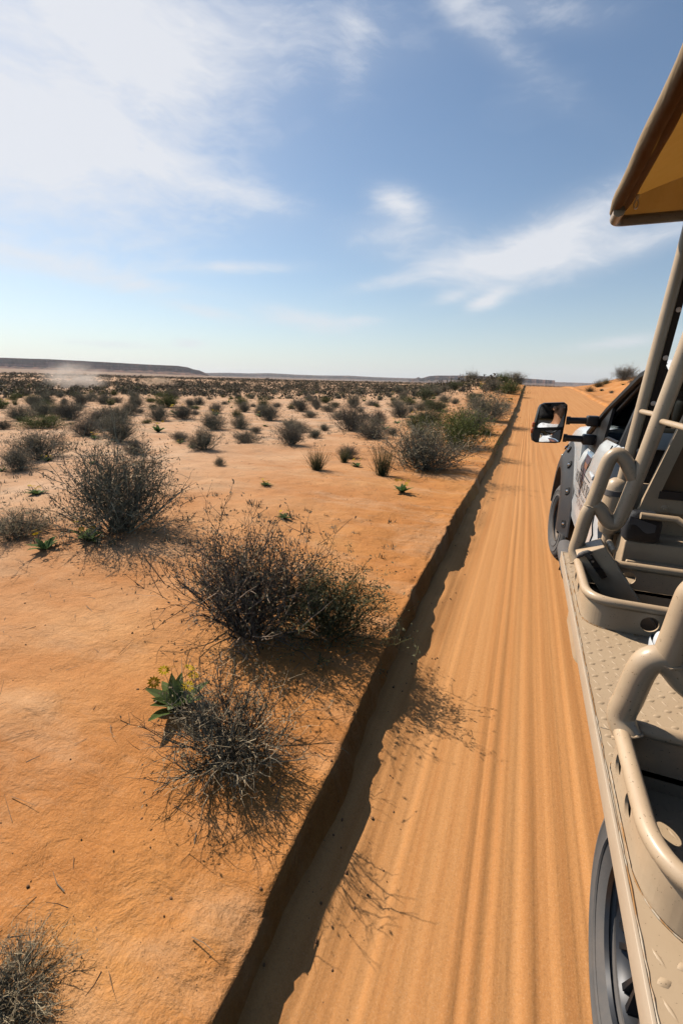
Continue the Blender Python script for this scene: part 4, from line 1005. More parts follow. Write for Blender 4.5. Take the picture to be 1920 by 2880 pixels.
for s_ in (1, -1):
    X = lambda x: CX - s_ * (CX - x)
    beam('windscreen_pillar', [(X(.575), 4.62, 1.45), (X(.625), 4.1, 1.685), (X(.705), 3.58, 1.925), (X(.73), 3.46, 1.955)], .10, .055, 'black_plastic')
    pl_ = MB(); pl_.tube([(X(.545), 4.60, 1.475), (X(.60), 4.1, 1.705), (X(.685), 3.56, 1.948), (X(.70), 3.40, 1.975), (X(.70), 3.2, 1.98)], .014, 10); pl_.build('roof_gutter', 'white_paint', T)
    beam('rear_pillar', [(X(.60), 3.21, 1.50), (X(.705), 3.21, 1.955)], .10, .09, 'black_plastic', updir=(0, 1, 0))
    beam('window_frame', [(X(.575), 4.36, 1.44), (X(.64), 3.98, 1.68), (X(.70), 3.55, 1.90), (X(.705), 3.3, 1.925)], .03, .03, 'black_plastic')
    sl_ = MB(); sl_.prism([(X(.55), 4.60, 1.325), (X(.55), 4.0, 1.34), (X(.557), 3.86, 1.44), (X(.60), 3.98, 1.70), (X(.585), 4.40, 1.56), (X(.56), 4.60, 1.47)], (s_ * .02, 0, 0)); sl_.build('sail_panel', 'black_plastic', T)
rf = MB(); rows = []
for y, z, wd in ((3.44, 1.955, .79), (3.38, 1.985, .81), (3.25, 2.0, .815), (3.17, 1.99, .81), (3.13, 1.955, .80)):
    rows.append([(CX - wd, y, z - .02), (CX - wd + .03, y, z + .01), (CX - wd * .7, y, z + .03), (CX, y, z + .045), (CX + wd * .7, y, z + .03), (CX + wd - .03, y, z + .01), (CX + wd, y, z - .02), (CX + wd - .03, y, z - .04), (CX, y, z - .02), (CX - wd + .03, y, z - .04)])
rf.grid(rows, closed_u=True); rf.f += [tuple(range(10))[::-1], tuple(range(40, 50))]; rf.mi += [0, 0]; rf.build('cab_roof', 'white_paint', T)
ws = MB(); ws.prism([(CX - .93, 4.60, 1.50), (CX + .93, 4.60, 1.50), (CX + .80, 3.45, 1.955), (CX - .80, 3.45, 1.955)], (0, .004, .006)); ws.build('windscreen', 'screen_glass', T)
rw = MB(); rw.box((CX - .93, 3.16, 1.50), (CX + .93, 3.20, 1.60), .01); rw.build('rear_panel', 'white_paint', T)
rw = MB(); rw.box((CX - .80, 3.175, 1.60), (CX + .80, 3.182, 1.96)); rw.build('rear_window', 'screen_glass', T)
ds = MB(); rows = []
for x in (CX - .88, CX, CX + .88): rows.append([(x, 4.57, 1.02), (x, 4.57, 1.47), (x, 4.40, 1.485), (x, 4.28, 1.44), (x, 4.24, 1.30), (x, 4.30, 1.02)])
ds.grid(rows, closed_u=True); ds.f += [tuple(range(6)), tuple(range(12, 18))[::-1]]; ds.mi += [0, 0]; ds.build('dashboard', 'cab_interior', T)
sw = MB(); sc_ = Vector((.93, 4.06, 1.36)); sn = Vector((0, -.9, .45)).normalized(); su = Vector((1, 0, 0)); sv = sn.cross(su)
sw.tube([sc_ + (su * math.cos(a) + sv * math.sin(a)) * .19 for a in np.linspace(0, 2 * math.pi, 33)[:-1]], .016, 10, closed=True)
for a in (.3, 2.84, 4.71): sw.tube([sc_ - sn * .02, sc_ + (su * math.cos(a) + sv * math.sin(a)) * .185], .014, 8)
sw.lathe([(0, .02), (.06, .015), (.075, -.01), (.05, -.04)], sc_, axis=sn, ref=su, n=20); sw.tube([sc_, sc_ - sn * .25], .025, 8); sw.build('steering_wheel', 'black_plastic', T)
for x in (.93, 2.10):
    s_ = MB(); s_.box((x - .25, 3.30, 1.0), (x + .25, 3.82, 1.12), .04); s_.box((x - .24, 3.22, 1.06), (x + .24, 3.36, 1.62), .05); s_.box((x - .12, 3.23, 1.64), (x + .12, 3.32, 1.80), .04); s_.build('cab_seat', 'cab_interior', T)

# ---- towing mirrors
def mirror(side):
    X = lambda x: CX - side * (CX - x)
    Y0 = 4.25
    def q(px, py, y=Y0):
        p = ony(px, py, y); return Vector((X(p[0]), p[1], p[2]))
    e = empty('towing_mirror', (X(.16), Y0, 1.55)); e.parent = T; e.location = Vector((X(.16), Y0, 1.55)) - Vector(T['_o'])
    out = [(1532, 1133), (1588, 1132), (1597, 1139), (1597, 1152), (1580, 1236), (1575, 1246), (1562, 1248), (1505, 1244), (1496, 1238), (1494, 1226), (1516, 1146), (1521, 1138)]
    cx_, cy_ = 1547, 1190
    yaw = .32                                                   # outer edge set back: the glass looks in past the driver
    def tilt(p):
        d = p.x - X(.16); return Vector((p.x, p.y - side * d * yaw * 1.0 if side > 0 else p.y + d * yaw * -1.0, p.z)) if False else Vector((p.x, p.y + side * d * yaw + (p.z - 1.55) * .062, p.z))
    def ring(scale, back):
        return [tilt(q(cx_ + (px - cx_) * scale, cy_ + (py - cy_) * scale)) + Vector((-.02 * side * back * 8, back, 0)) for px, py in out]
    h_ = MB(); rows = [ring(.93, .012), ring(.955, .0), ring(.985, .0), ring(1.0, .012), ring(1.0, .05), ring(.95, .10), ring(.7, .135)]
    h_.grid(rows, closed_u=True); n_ = len(out); h_.f += [tuple(range(n_))[::-1], tuple(range(6 * n_, 7 * n_))]; h_.mi += [0, 0]; h_.build('mirror_housing', 'black_plastic', e)
    def pane(name, pts, back, bulge=0.0, yw=None):
        P = [tilt(q(*p)) + Vector((0, back, 0)) for p in pts]
        m_ = MB()
        if bulge == 0: m_.prism(P, (0, .004, 0)); return m_.build(name, 'mirror_glass', e, smooth=False)
        N = 10; rows = []
        a, b_, c_, d_ = P
        for i in range(N + 1):
            u = i / N; row = []
            for j in range(N + 1):
                v = j / N; p = (a * (1 - u) + b_ * u) * (1 - v) + (d_ * (1 - u) + c_ * u) * v
                row.append(p + Vector((0, -bulge * (1 - (2 * u - 1) ** 2) * (1 - (2 * v - 1) ** 2) ** 1, 0)))
            rows.append(row)
        m_.grid(rows); return m_.build(name, 'mirror_glass', e, smooth=True)
    pane('flat_mirror', [(1521, 1136.5), (1591, 1136.5), (1592, 1139), (1583, 1200), (1581, 1202), (1511, 1202), (1510, 1200), (1519, 1140)], .006)
    pane('convex_mirror', [(1520, 1211), (1577, 1211), (1572, 1243), (1514, 1243)], .005, .008)
    dv = MB(); a, b_ = tilt(q(1508, 1205)), tilt(q(1584, 1205)); dv.tube([a + Vector((0, .0, 0)), b_], .006, 8); dv.build('divider', 'black_plastic', e)
    for py in (1194, 1211):
        l_ = MB(); c = tilt(q(1500 - (py - 1194) * .22, py)) + Vector((-.002 * side, .022, 0)); l_.box(c - Vector((.012, .018, .020)), c + Vector((.012, .018, .020)), .008); l_.build('marker_lamp', 'amber_lens', e)
    for (a, b_, c_) in (((1592, 1183), (1652, 1184), (1700, 1186)), ((1583, 1232), (1640, 1236), (1690, 1238))):
        arm = MB(); p0, p1 = q(*a, 4.30), q(*b_, 4.30); p2 = Vector((X(.57), 4.30, p1.z)); mid_ = p0 + (p1 - p0) * .18
        arm.tube([p0 + Vector((0, .02, 0)), mid_ + Vector((0, .02, 0))], .034, 12); arm.tube([mid_ + Vector((0, .02, 0)), p1 + Vector((0, .02, 0))], .027, 14); arm.box(Vector((min(p1.x - side * .01, p2.x), 4.26, p1.z - .042)), Vector((max(p1.x - side * .01, p2.x), 4.38, p1.z + .042)), .014)
        arm.build('mirror_arm', 'black_plastic', e)
    return e
mirror(1); mirror(-1)
st = MB(); rows = []
for y, s_ in ((3.10, 1), (3.55, 1), (3.66, .96), (3.73, .82), (3.775, .55), (3.79, .2)):
    rows.append([(.41 + math.cos(a) * .062 * s_ * (1.0), y, .665 + math.sin(a) * .055 * s_) for a in np.linspace(0, 2 * math.pi, 25)[:-1]])
st.grid(rows, closed_u=True); st.build('nerf_step', 'grey_rubber', T)
# ================================================================== passenger bed
DZ = .83; DX0 = .325; DX1 = 2 * CX - DX0; DY0, DY1 = -3.3, 3.06
wells = [(2.085, 2.60, .354, .13, [.605, .90, 1.3]), (.80, 1.262, .345, .16, [.62, .95, 1.3]), (-.56, -.06, .350, .14, [.64, .95, 1.3]), (-1.9, -1.4, .350, .14, [.64, .95, 1.3])]
WELL_X1 = 1.05; WELL_D = [.22, .058, .22, .22]
def well_path(i, x1=WELL_X1):
    yn, yf, xo, rn, nx = wells[i]; return rounded([(x1, yf, 0), (xo, yf, 0), (xo, yn, 0), (x1, yn, 0)], [0, .035, rn, 0], 14)
def in_well(x, y, pad=0.0):
    for i, (yn, yf, xo, rn, nx) in enumerate(wells):
        if xo + pad < x < WELL_X1 and yn + pad < y < yf - pad:
            if x < xo + rn and y < yn + rn and math.hypot(x - xo - rn, y - yn - rn) > rn - pad: return -1
            return i
        if xo - pad < x < WELL_X1 + pad and yn - pad < y < yf + pad and pad > 0: return -2
    return -1
dk = MB(); dk.box((DX0 + .004, DY0, DZ - .018), (DX1 - .004, DY1, DZ)); deck = dk.build('deck', 'tan_plate', T, smooth=False)
for i in range(4):
    c = MB(); c.prism([(p.x, p.y, DZ - .1) for p in well_path(i)], (0, 0, .2)); cu_ = c.build('cutter', 'tan_plate', None, smooth=False); bpy.context.view_layer.update(); cut(deck, cu_); bpy.data.objects.remove(cu_)
    wl = MB(); P_ = well_path(i); loop = P_ + [P_[0]]; wl.grid([[(p.x, p.y, DZ - .001), (p.x, p.y, DZ - WELL_D[i])] for p in loop]); wl.build('well_lining', 'tan_paint', deck)
    wf = MB(); wf.prism([(p.x, p.y, DZ - WELL_D[i] - .008) for p in P_], (0, 0, .008)); wf.build('well_floor', 'tan_plate', deck, smooth=False)
# diamond-plate lugs
def lugs():
    V = []; F = []; n = 0; R_ = np.random.RandomState(1)
    pitch = .040
    prof = [(-1, 0), (-.55, .62), (0, 1), (.55, .62), (1, 0), (.55, -.62), (0, -1), (-.55, -.62)]
    for iy in range(int((DY1 - .35) / pitch * 1.0)):
        y = .33 + iy * pitch
        for ix in range(22):
            x = DX0 + .030 + ix * pitch
            if x > 1.02: break
            wi = in_well(x, y, .014)
            if wi == -2: continue
            lz = DZ if wi < 0 else DZ - WELL_D[wi]
            a = rad(28) if (ix + iy) % 2 == 0 else rad(-58); L, w, hgt = (.0145, .0085, .0024) if (ix + iy) % 2 == 0 else (.0170, .0042, .0016)
            pass
            c, s_ = math.cos(a), math.sin(a)
            P = [(x + (px * L * c - py * w * s_), y + (px * L * s_ + py * w * c), lz + .0002) for px, py in prof] + [(x + (px * L * .62 * c - py * w * .55 * s_), y + (px * L * .62 * s_ + py * w * .55 * c), lz + hgt) for px, py in prof]
            V += P; F += [(n + k, n + (k + 1) % 8, n + 8 + (k + 1) % 8, n + 8 + k) for k in range(8)] + [tuple(n + 8 + k for k in range(8))]; n += 16
    o = mk('tread_lugs', V, F, 'tan_plate', deck, smooth=True); o['kind'] = 'stuff'
lugs()
for s_ in (1, -1):
    X = lambda x: CX - s_ * (CX - x)
    er = MB(); a, b_ = sorted((X(DX0 - .004), X(DX0 + .004))); er.box((a, DY0, DZ - .062), (b_, DY1 + .004, DZ + .003), .0015); er.build('edge_rail', 'tan_edge', T)
    sm = MB(); R_ = np.random.RandomState(4); pts = [(X(DX0 + .0062 + R_.randn() * .0004), y, DZ + .001) for y in np.linspace(.2, DY1, 150)]; sm.tube(pts, [.0016 * R_.uniform(.5, 1.5) for _ in pts], 6); sm.build('weld_seam', 'seam_rust', T)
fe = MB(); fe.box((DX0, DY1 - .004, DZ - .062), (DX1, DY1 + .004, DZ + .002)); fe.build('front_edge', 'tan_edge', T)
ub = MB()
for y in np.arange(-3.0, 3.0, .55):
    if abs(y - 1.1) < .45 or any(a - .08 < y < b_ + .02 for a, b_, *_ in wells): continue
    ub.box((DX0 + .03, y, .70), (DX1 - .03, y + .06, DZ - .02))
ub.build('cross_members', 'dark_frame', T)['kind'] = 'stuff'
# hairline joints between deck sheets
for y in (1.40, 2.86, .05):
    jl = MB(); jl.tube([(DX0 + .012, y, DZ + .0004), (1.6, y - .0, DZ + .0004)], .0014, 5); jl.build('sheet_joint', 'seam_rust', deck)

# ---- foot wells: bent flat-bar curb with drain holes, tube rolled along its top
def curb(yn, yf, xo, rn, holes, hn, xr=1.9):
    path = rounded([(xr, yf, 0), (xo, yf, 0), (xo, yn, 0), (xr, yn, 0)], [0, .035, rn, 0], 14)
    S = [0]
    for a, b_ in zip(path, path[1:]): S.append(S[-1] + (b_ - a).length)
    S = np.array(S); A = np.array([p[:] for p in path]); H = .120
    def at(s_):
        x = np.interp(s_, S, A[:, 0]); y = np.interp(s_, S, A[:, 1]); k = min(max(np.searchsorted(S, s_) - 1, 0), len(S) - 2); t_ = A[k + 1] - A[k]
        if 0 < k < len(S) - 2:
            t_ = (A[k + 1] - A[k]) / np.linalg.norm(A[k + 1] - A[k]); u = (s_ - S[k]) / (S[k + 1] - S[k]); nb = k + 1 if u > .5 else k - 1; t2 = (A[nb + 1] - A[nb]) / np.linalg.norm(A[nb + 1] - A[nb]); t_ = t_ * (1 - abs(u - .5)) + t2 * abs(u - .5)
        t_ = t_ / np.linalg.norm(t_); return np.array([x, y, 0]), np.array([t_[1], -t_[0], 0])
    th = .004
    cells = []; hs = sorted(holes)
    # holes given as (s, z, r)
    mb = MB(); cur = 0.0
    def pt(s_, z, sd): p, n_ = at(s_); return (p[0] + n_[0] * sd * th, p[1] + n_[1] * sd * th, DZ + .004 + z)
    def strip(s0, s1):
        ss = np.unique(np.concatenate([np.linspace(s0, s1, max(2, int((s1 - s0) / .012) + 1)), S[(S > s0) & (S < s1)]]))
        for sd in (-1, 1): mb.grid([[pt(s_, 0, sd), pt(s_, H, sd)] for s_ in ss])
        mb.grid([[pt(s_, H, -1), pt(s_, H, 1)] for s_ in ss]); mb.grid([[pt(s_, 0, -1), pt(s_, 0, 1)] for s_ in ss])
    for (sc, zc, r) in hs:
        hw = H * .5; strip(cur, sc - hw); cur = sc + hw; N = 32
        ring = []; outer = []
        for k in range(N):
            a = 2 * math.pi * k / N; c, s_ = math.cos(a), math.sin(a); ring.append((sc + c * r, zc + s_ * r)); m_ = max(abs(c), abs(s_)); ox = c / m_ * hw; oz = s_ / m_
            outer.append((sc + ox, (zc + oz * (H - zc)) if oz > 0 else (zc + oz * zc)))
        for sd in (-1, 1):
            mb.add([pt(*p, sd) for p in ring] + [pt(*p, sd) for p in outer], [(k, (k + 1) % N, N + (k + 1) % N, N + k) for k in range(N)])
        mb.add([pt(*p, -1) for p in ring] + [pt(*p, 1) for p in ring], [(k, (k + 1) % N, N + (k + 1) % N, N + k) for k in range(N)])
    strip(cur, S[-1])
    o = mb.build('well_curb', 'tan_paint', T)
    tb = MB(); tb.tube([(p.x, p.y, DZ + H + .008) for p in path], .0205, 16); tb.build('curb_tube', 'tan_paint', o)
    R_ = np.random.RandomState(int(yn * 10) % 97); bd = MB(); ss = np.linspace(S[-1] * .28, S[-1] * .75, 120); pts = []
    for s_ in ss:
        p, n_ = at(s_); pts.append((p[0] + n_[0] * .0065, p[1] + n_[1] * .0065, DZ + .002))
    bd.tube(pts, [.0020 * R_.uniform(.3, 1.5) for _ in pts], 6); bd.build('weld_seam', 'seam_rust', o)
    bd = MB(); pts = []
    for s_ in ss:
        p, n_ = at(s_); pts.append((p[0] + n_[0] * .0055, p[1] + n_[1] * .0055, DZ + H - .001))
    bd.tube(pts, [.0020 * R_.uniform(.2, 1.4) for _ in pts], 6); bd.build('weld_bead', 'seam_rust', o)
    return S[-1]
def curb_holes(yn, yf, xo, rn, xr, near_x):
    # arc length positions along the path: far leg, outer leg, near leg
    far = xr - xo; c1 = .035 * (math.pi / 2 - 2) + 0; outer0 = far + c1
    L_out = yf - yn
    hs = [(outer0 + L_out * .19, .058, .0285), (outer0 + L_out * .47, .058, .0285)]
    hs += [(far - x_ + xo, .058, .034) for x_ in near_x]                           # far wall
    nr = outer0 + L_out + rn * (math.pi / 2 - 2)
    hs += [(nr + (x_ - xo), .056, .034) for x_ in near_x]
    return hs
for yn, yf, xo, rn, nx in wells: curb(yn, yf, xo, rn, curb_holes(yn, yf, xo, rn, 1.9, nx), nx)

# ---- hand rails beside the wells
def rail(dy, dx=0.0, posts=True, dz=0.0, ax=0.0):
    Y = 2.60
    def q(px, py, y=Y): p = ony(px, py, y); return Vector((p[0] + dx, p[1] + dy, DZ + .118 + (p[2] - DZ - .118) * (1 + dz)))
    low = spline([Vector((.357 + dx, 2.575 + dy, DZ + .118)), q(1617, 1548), q(1629, 1508), q(1645, 1456), q(1657, 1432), q(1673, 1424), q(1689, 1436), q(1704, 1460), q(1717, 1473), q(1731, 1471), q(1745, 1450), q(1760, 1415)], 6)
    top = q(1920, 1000); d = (top - q(1800, 1318)).normalized()
    post_end = top + d * ((2.66 - top.z) / d.z)
    g = empty('grab_rail', (.4 + dx, Y + dy, DZ)); g.parent = T; g.location = Vector((.4 + dx, Y + dy, DZ)) - Vector(T['_o'])
    r_ = MB(); r_.tube(low + [q(1800, 1318), top, post_end], .035, 20); r_.build('bent_post', 'tan_paint', g)
    arch = spline([q(1661, 1430), q(1669, 1405), q(1685, 1363), q(1703, 1312), q(1716, 1288), q(1734, 1277), q(1751, 1287), q(1766, 1310), q(1782, 1345)], 6)
    if ax: arch = [p + Vector((ax * max(0, 1 - i / (len(arch) * .6)), 0, 0)) for i, p in enumerate(arch)]
    r_ = MB(); r_.tube(arch, .034, 20); r_.build('grab_loop', 'tan_paint', g)
    R_ = np.random.RandomState(3)
    for c, n_ in ((low[0], (low[1] - low[0]).normalized()), (arch[2], (arch[3] - arch[2]).normalized())):
        u = n_.orthogonal().normalized(); w = n_.cross(u); ring = [c + n_ * R_.randn() * .0012 + (u * math.cos(a) + w * math.sin(a)) * .0355 for a in np.linspace(0, 2 * math.pi, 37)[:-1]]
        b_ = MB(); b_.tube(ring, [.0035 * R_.uniform(.6, 1.5) for _ in ring], 6, closed=True); b_.build('weld_bead', 'tan_paint', g)
rail(0.0)
rail(-1.345, .004, dz=-.24, ax=.036); rail(-2.66, -.005); rail(-4.0, -.005)

# ---- front post of the canopy frame, with the black seal strip and its screws
def fq(px, py, y=3.0): p = ony(px, py, y); return Vector(p)
def mx_(v, s_): return Vector((CX - s_ * (CX - v.x), v.y, v.z))
p_lo, p_hi = fq(1765, 1290), fq(1880, 855); d_ = (p_hi - p_lo).normalized(); lo = p_lo + d_ * ((DZ - p_lo.z) / d_.z); hi = p_lo + d_ * ((2.68 - p_lo.z) / d_.z)
for s_ in (1, -1):
    po = MB(); po.tube([mx_(lo, s_), mx_(p_lo, s_), mx_(hi, s_)], .030, 18); po.build('front_post', 'tan_paint', T)
    sd = Vector((1, 0, 0)) * s_; a = mx_(p_lo + d_ * .06, s_) + sd * .029; b_ = mx_(p_lo + d_ * .98, s_) + sd * .029
    sp = MB(); sp.prism([a, a + sd * .030, b_ + sd * .030, b_], (0, -.012, 0)); sl_ = sp.build('seal_strip', 'seam_black', T)
    for k in (.31, .545, .78):
        c = mx_(p_lo + d_ * k, s_) + sd * .046 + Vector((0, -.013, 0)); w_ = MB(); w_.lathe([(0, -.006), (.005, -.0055), (.0055, -.003), (.012, -.0025), (.0135, 0)], c, axis=(0, 1, 0), n=18); w_.build('screw', 'steel_screw', sl_)
for z_, y0_, y1_ in ((1.725, 3.0, 2.60), (1.70, 2.60, 1.25)):
    k = (z_ - p_lo.z) / d_.z; x0 = (p_lo + d_ * k).x; near_p = ony(1860, 1140, 2.6); x1 = float(near_p[0])
    rg = MB(); off = 0 if y0_ == 3.0 else .012
    rg.tube([(x0 + off, y0_, z_), (x1 + off, y1_, z_ - .0)], .0135, 12); rg.build('side_rung', 'tan_paint', T)

# ---- framed partition behind the first row, bench and lower tube
pt_ = MB(); Yp = 2.90
def pz(px, py, y=Yp): return Vector(ony(px, py, y))
A0 = pz(1794, 1434); A1 = pz(1926, 1152); dA = (A1 - A0).normalized(); A2 = A0 + dA * ((2.35 - A0.z) / dA.z)
xr = 2 * CX - A0.x; bot = A0.z
outer = [A0, Vector((xr, Yp, bot)), Vector((2 * CX - A2.x, Yp, A2.z)), A2]
I0 = pz(1849, 1402); I2 = I0 + dA * ((2.25 - I0.z) / dA.z); inner = [I0, Vector((CX - .03, Yp, I0.z)), Vector((CX - .03, Yp, 2.25)), I2]
inner2 = [Vector((2 * CX - v.x, v.y, v.z)) for v in inner]
pb = MB()
pb.prism([A0, Vector((xr, Yp, bot)), Vector((xr + .0, Yp, I0.z)) + Vector(((2 * CX - A0.x - xr), 0, 0)), Vector((A0.x + dA.x * (I0.z - bot) / dA.z, Yp, I0.z))], (0, .035, 0))
pb.prism([Vector((A0.x + dA.x * (I0.z - bot) / dA.z, Yp, I0.z + .0005)), I0 + Vector((0, 0, .0005)), I2, A2 + Vector((0, 0, -.1))], (0, .035, 0))
pb.prism([Vector((CX - .03, Yp, I0.z)), Vector((CX + .03, Yp, I0.z)), Vector((CX + .03, Yp, 2.25)), Vector((CX - .03, Yp, 2.25))], (0, .035, 0))
s0 = Vector((2 * CX - (A0.x + dA.x * (I0.z - bot) / dA.z), Yp, I0.z)); pb.prism([s0, inner2[0], inner2[3], Vector((2 * CX - A2.x, Yp, A2.z - .1))], (0, .035, 0))
pb.prism([I2, inner2[3], Vector((2 * CX - A2.x, Yp, A2.z)), A2], (0, .035, 0))
part = pb.build('partition_frame', 'tan_paint', T, smooth=False)
pn = MB(); pn.prism([inner[0] + Vector((-.02, .04, -.02)), inner2[0] + Vector((.02, .04, -.02)), inner2[3] + Vector((.02, .04, .02)), inner[3] + Vector((-.02, .04, .02))], (0, .012, 0)); pn.build('partition_panel', 'seat_vinyl', part, smooth=False)
lg_ = MB(); a = I0 + Vector((.0, .0, .012)); lg_.box((a.x, Yp - .004, a.z - .012), (CX - .05, Yp + .036, a.z + .03)); lg_.build('partition_ledge', 'dark_frame', part)
bc = pz(1869, 1431); bl = MB(); bl.lathe([(0, -.010), (.010, -.009), (.012, -.004), (.020, -.003), (.022, 0)], bc, axis=(0, 1, 0), n=20); bl.build('bolt', 'tan_paint', part)
lt = MB(); lt.tube([Vector(ony(1800, 1450, 2.78)), Vector(ony(1902, 1462, 2.78)), Vector(ony(1990, 1520, 2.70))], .019, 12); lt.build('seat_tube', 'tan_paint', T)
bn = MB(); bn.box((.60, 2.80, DZ), (2.43, 3.02, 1.035), .008); bench = bn.build('bench_base', 'tan_paint', T)
kp = MB(); kp.box((.62, 2.775, DZ), (2.4, 2.80, .93), .006); kp.build('kick_plate', 'tan_paint', T)
for i, y in enumerate((1.62, .30, -1.0, -2.4)):
    bn = MB(); bn.box((.92, y - .15, DZ), (2.11, y + .15, 1.20), .01); b0 = bn.build('bench_seat', 'tan_paint', T)
    bn = MB(); bn.box((.90, y - .22, 1.20), (2.13, y + .22, 1.29), .03); bn.build('seat_cushion', 'seat_vinyl', b0)
    bn = MB(); bn.box((.90, y + .20, 1.28), (2.13, y + .28, 1.75), .03); bn.build('backrest', 'seat_vinyl', b0)
# tan air tank behind the cab
tk = MB(); tc = Vector(ony(1728, 1405, 3.0)); rows = []
prof = [(0, .13), (.03, .127), (.052, .11), (.062, .08), (.065, .05), (.065, -.16), (.05, -.2), (0, -.2)]
tk.lathe(prof, tc, axis=(0, 0, 1), ref=(1, 0, 0), n=32); tank = tk.build('air_tank', 'tan_paint', T)
tk = MB(); tk.lathe([(.066, .062), (.069, .06), (.069, .03), (.066, .028)], tc, axis=(0, 0, 1), ref=(1, 0, 0), n=32); tk.build('tank_strap', 'grey_rubber', tank)
bk = MB(); bk.box((.57, 3.035, DZ), (2.46, 3.05, 1.32), .004); bk.build('bulkhead', 'tan_paint', T)

# ---- slanting box gate with its rubber latch in the front well
def gz(px, py, y): return Vector(ony(px, py, y))
tc_, td = gz(1699, 1538, 2.50), gz(1620, 1562, 2.50); ta, tb_ = td + Vector((-.006, .115, .012)), tc_ + Vector((-.006, .115, .012))
def foot(p, d_): k = (DZ - .20 - p.z) / d_.z; return p + d_ * k
sl_d = gz(1785, 1672, 2.50) - tc_; ba, bb = foot(td, sl_d), foot(tc_, sl_d)
ba2, bb2 = ba + Vector((0, .115, 0)), bb + Vector((0, .115, 0))
gt = MB(); gt.add([ta, tb_, tc_, td, ba2, bb2, bb, ba], [(0, 1, 2, 3), (3, 2, 6, 7), (0, 3, 7, 4), (1, 5, 6, 2), (0, 4, 5, 1), (4, 7, 6, 5)])
bm = bmesh.new(); vs_ = [bm.verts.new(v) for v in gt.v]; [bm.faces.new([vs_[i] for i in f]) for f in gt.f]; bmesh.ops.recalc_face_normals(bm, faces=bm.faces); bmesh.ops.bevel(bm, geom=bm.edges[:], offset=.006, segments=3, profile=.5, affect='EDGES')
gt = MB(); gt.bm(bm); gate = gt.build('box_gate', 'tan_paint', T)
fn = (tc_ - td).cross(ba - td).normalized();  fn = fn if fn.y < 0 else -fn
def gf(u, v, out=0.0): return (td * (1 - u) + tc_ * u) * (1 - v) + (ba * (1 - u) + bb * u) * v + fn * out
lb = MB(); lb.prism([gf(.26, .03, .002), gf(.48, .03, .002), gf(.52, .27, .002), gf(.30, .29, .002)], fn * .012); latch = lb.build('latch_body', 'black_plastic', gate)
lb = MB(); lb.prism([gf(.30, .19, .014), gf(.52, .19, .014), gf(.53, .28, .014), gf(.32, .295, .014)], fn * .014); lb.build('latch_foot', 'black_plastic', latch)
lb = MB(); lb.tube([gf(.36, .06, .012), gf(.34, .02, .020), gf(.32, -.01, .022)], [.011, .012, .012], 10); lb.build('latch_strap', 'grey_rubber', latch)
lb = MB(); lb.tube([gf(.0, .012, .016), gf(.12, -.008, .022), gf(.28, -.016, .024), gf(.42, -.012, .020), gf(.52, .010, .012)], [.008, .012, .013, .012, .007], 10); lb.build('latch_handle', 'grey_rubber', latch)
c = gf(.38, .10, .014); lb = MB(); lb.lathe([(0, .005), (.005, .0045), (.007, 0)], c, axis=fn, ref=(1, 0, 0), n=14); lb.build('screw', 'steel_screw', latch)
h0, h1 = gz(1711, 1523, 2.60), gz(1725, 1551, 2.52)
for k in range(3):
    a = h0 + (h1 - h0) * (k / 3 + .01); b_ = h0 + (h1 - h0) * ((k + 1) / 3 - .01); hg = MB(); hg.tube([a, a + (b_ - a) * .08, b_ - (b_ - a) * .08, b_], [.0125, .0145, .0145, .0125], 16); hg.build('hinge_knuckle', 'tan_paint', gate)

# ---- canvas canopy
CXL = .293; CZ = 2.712
roll = MB(); R_ = np.random.RandomState(8); pts = []; rr = []
for k, y in enumerate(np.linspace(2.99, -3.4, 120)):
    pts.append((CXL + .003 * float(vnoise(y, 0, .3, 41)), y, CZ + .004 * float(vnoise(y, 3, .45, 42)))); rr.append(.031 * (1 + .05 * float(vnoise(y, 7, .12, 43))) * (.6 + .4 * min(1, k / 3)))
roll.tube(pts, rr, 18); roll.build('canopy_side_roll', 'canvas', T)
roll = MB(); roll.tube([(2 * CX - p[0], p[1], p[2]) for p in pts], rr, 18); roll.build('canopy_side_roll', 'canvas', T)
fb = MB(); fb.tube(rounded([(CXL + .012, 2.86, CZ - .034), (CXL + .012, 3.02, CZ - .034), (2 * CX - CXL - .012, 3.02, CZ - .034), (2 * CX - CXL - .012, 2.86, CZ - .034)], [0, .05, .05, 0], 8), .026, 16); fb.build('canopy_front_bar', 'tan_paint', T)
cv = MB(); rows = []
for y in np.linspace(3.0, -3.4, 60):
    row = []
    for u in np.linspace(0, 1, 41):
        x = CXL - .012 + (2 * CX - 2 * CXL + .024) * u; sag = .012 * float(vnoise(x, y, .5, 44)) + .018 * math.cos(y * 4.6) * math.sin(math.pi * u)
        row.append((x, y, CZ + .020 + .26 * math.sin(math.pi * u) ** .8 + sag))
    rows.append(row)
cv.grid(rows); canopy = cv.build('canopy_roof', 'canvas', T, smooth=True)
vl = MB(); rows = []
for u in np.linspace(0, 1, 81):
    x = CXL - .01 + (2 * CX - 2 * CXL + .02) * u; zt = CZ + .022 + .26 * math.sin(math.pi * u) ** .8
    rows.append([(x, 3.0, zt), (x, 3.004 + .004 * math.sin(u * 60), (zt + CZ) / 2 - .01), (x, 3.004, CZ - .018)])
vl.grid(rows); vl.build('canopy_front_valance', 'canvas', T, smooth=True)
hem = MB(); rows = []
for y in np.linspace(2.96, -3.4, 160):
    w_ = .006 * float(vnoise(y, 11, .16, 45)); rows.append([(CXL + .026, y, CZ - .016 + w_), (CXL + .052 + w_, y, CZ - .010), (CXL + .074, y, CZ + .028 + w_), (CXL + .080, y, CZ + .078)])
hem.grid(rows); hem.build('canopy_hem', 'canvas', T, smooth=True)
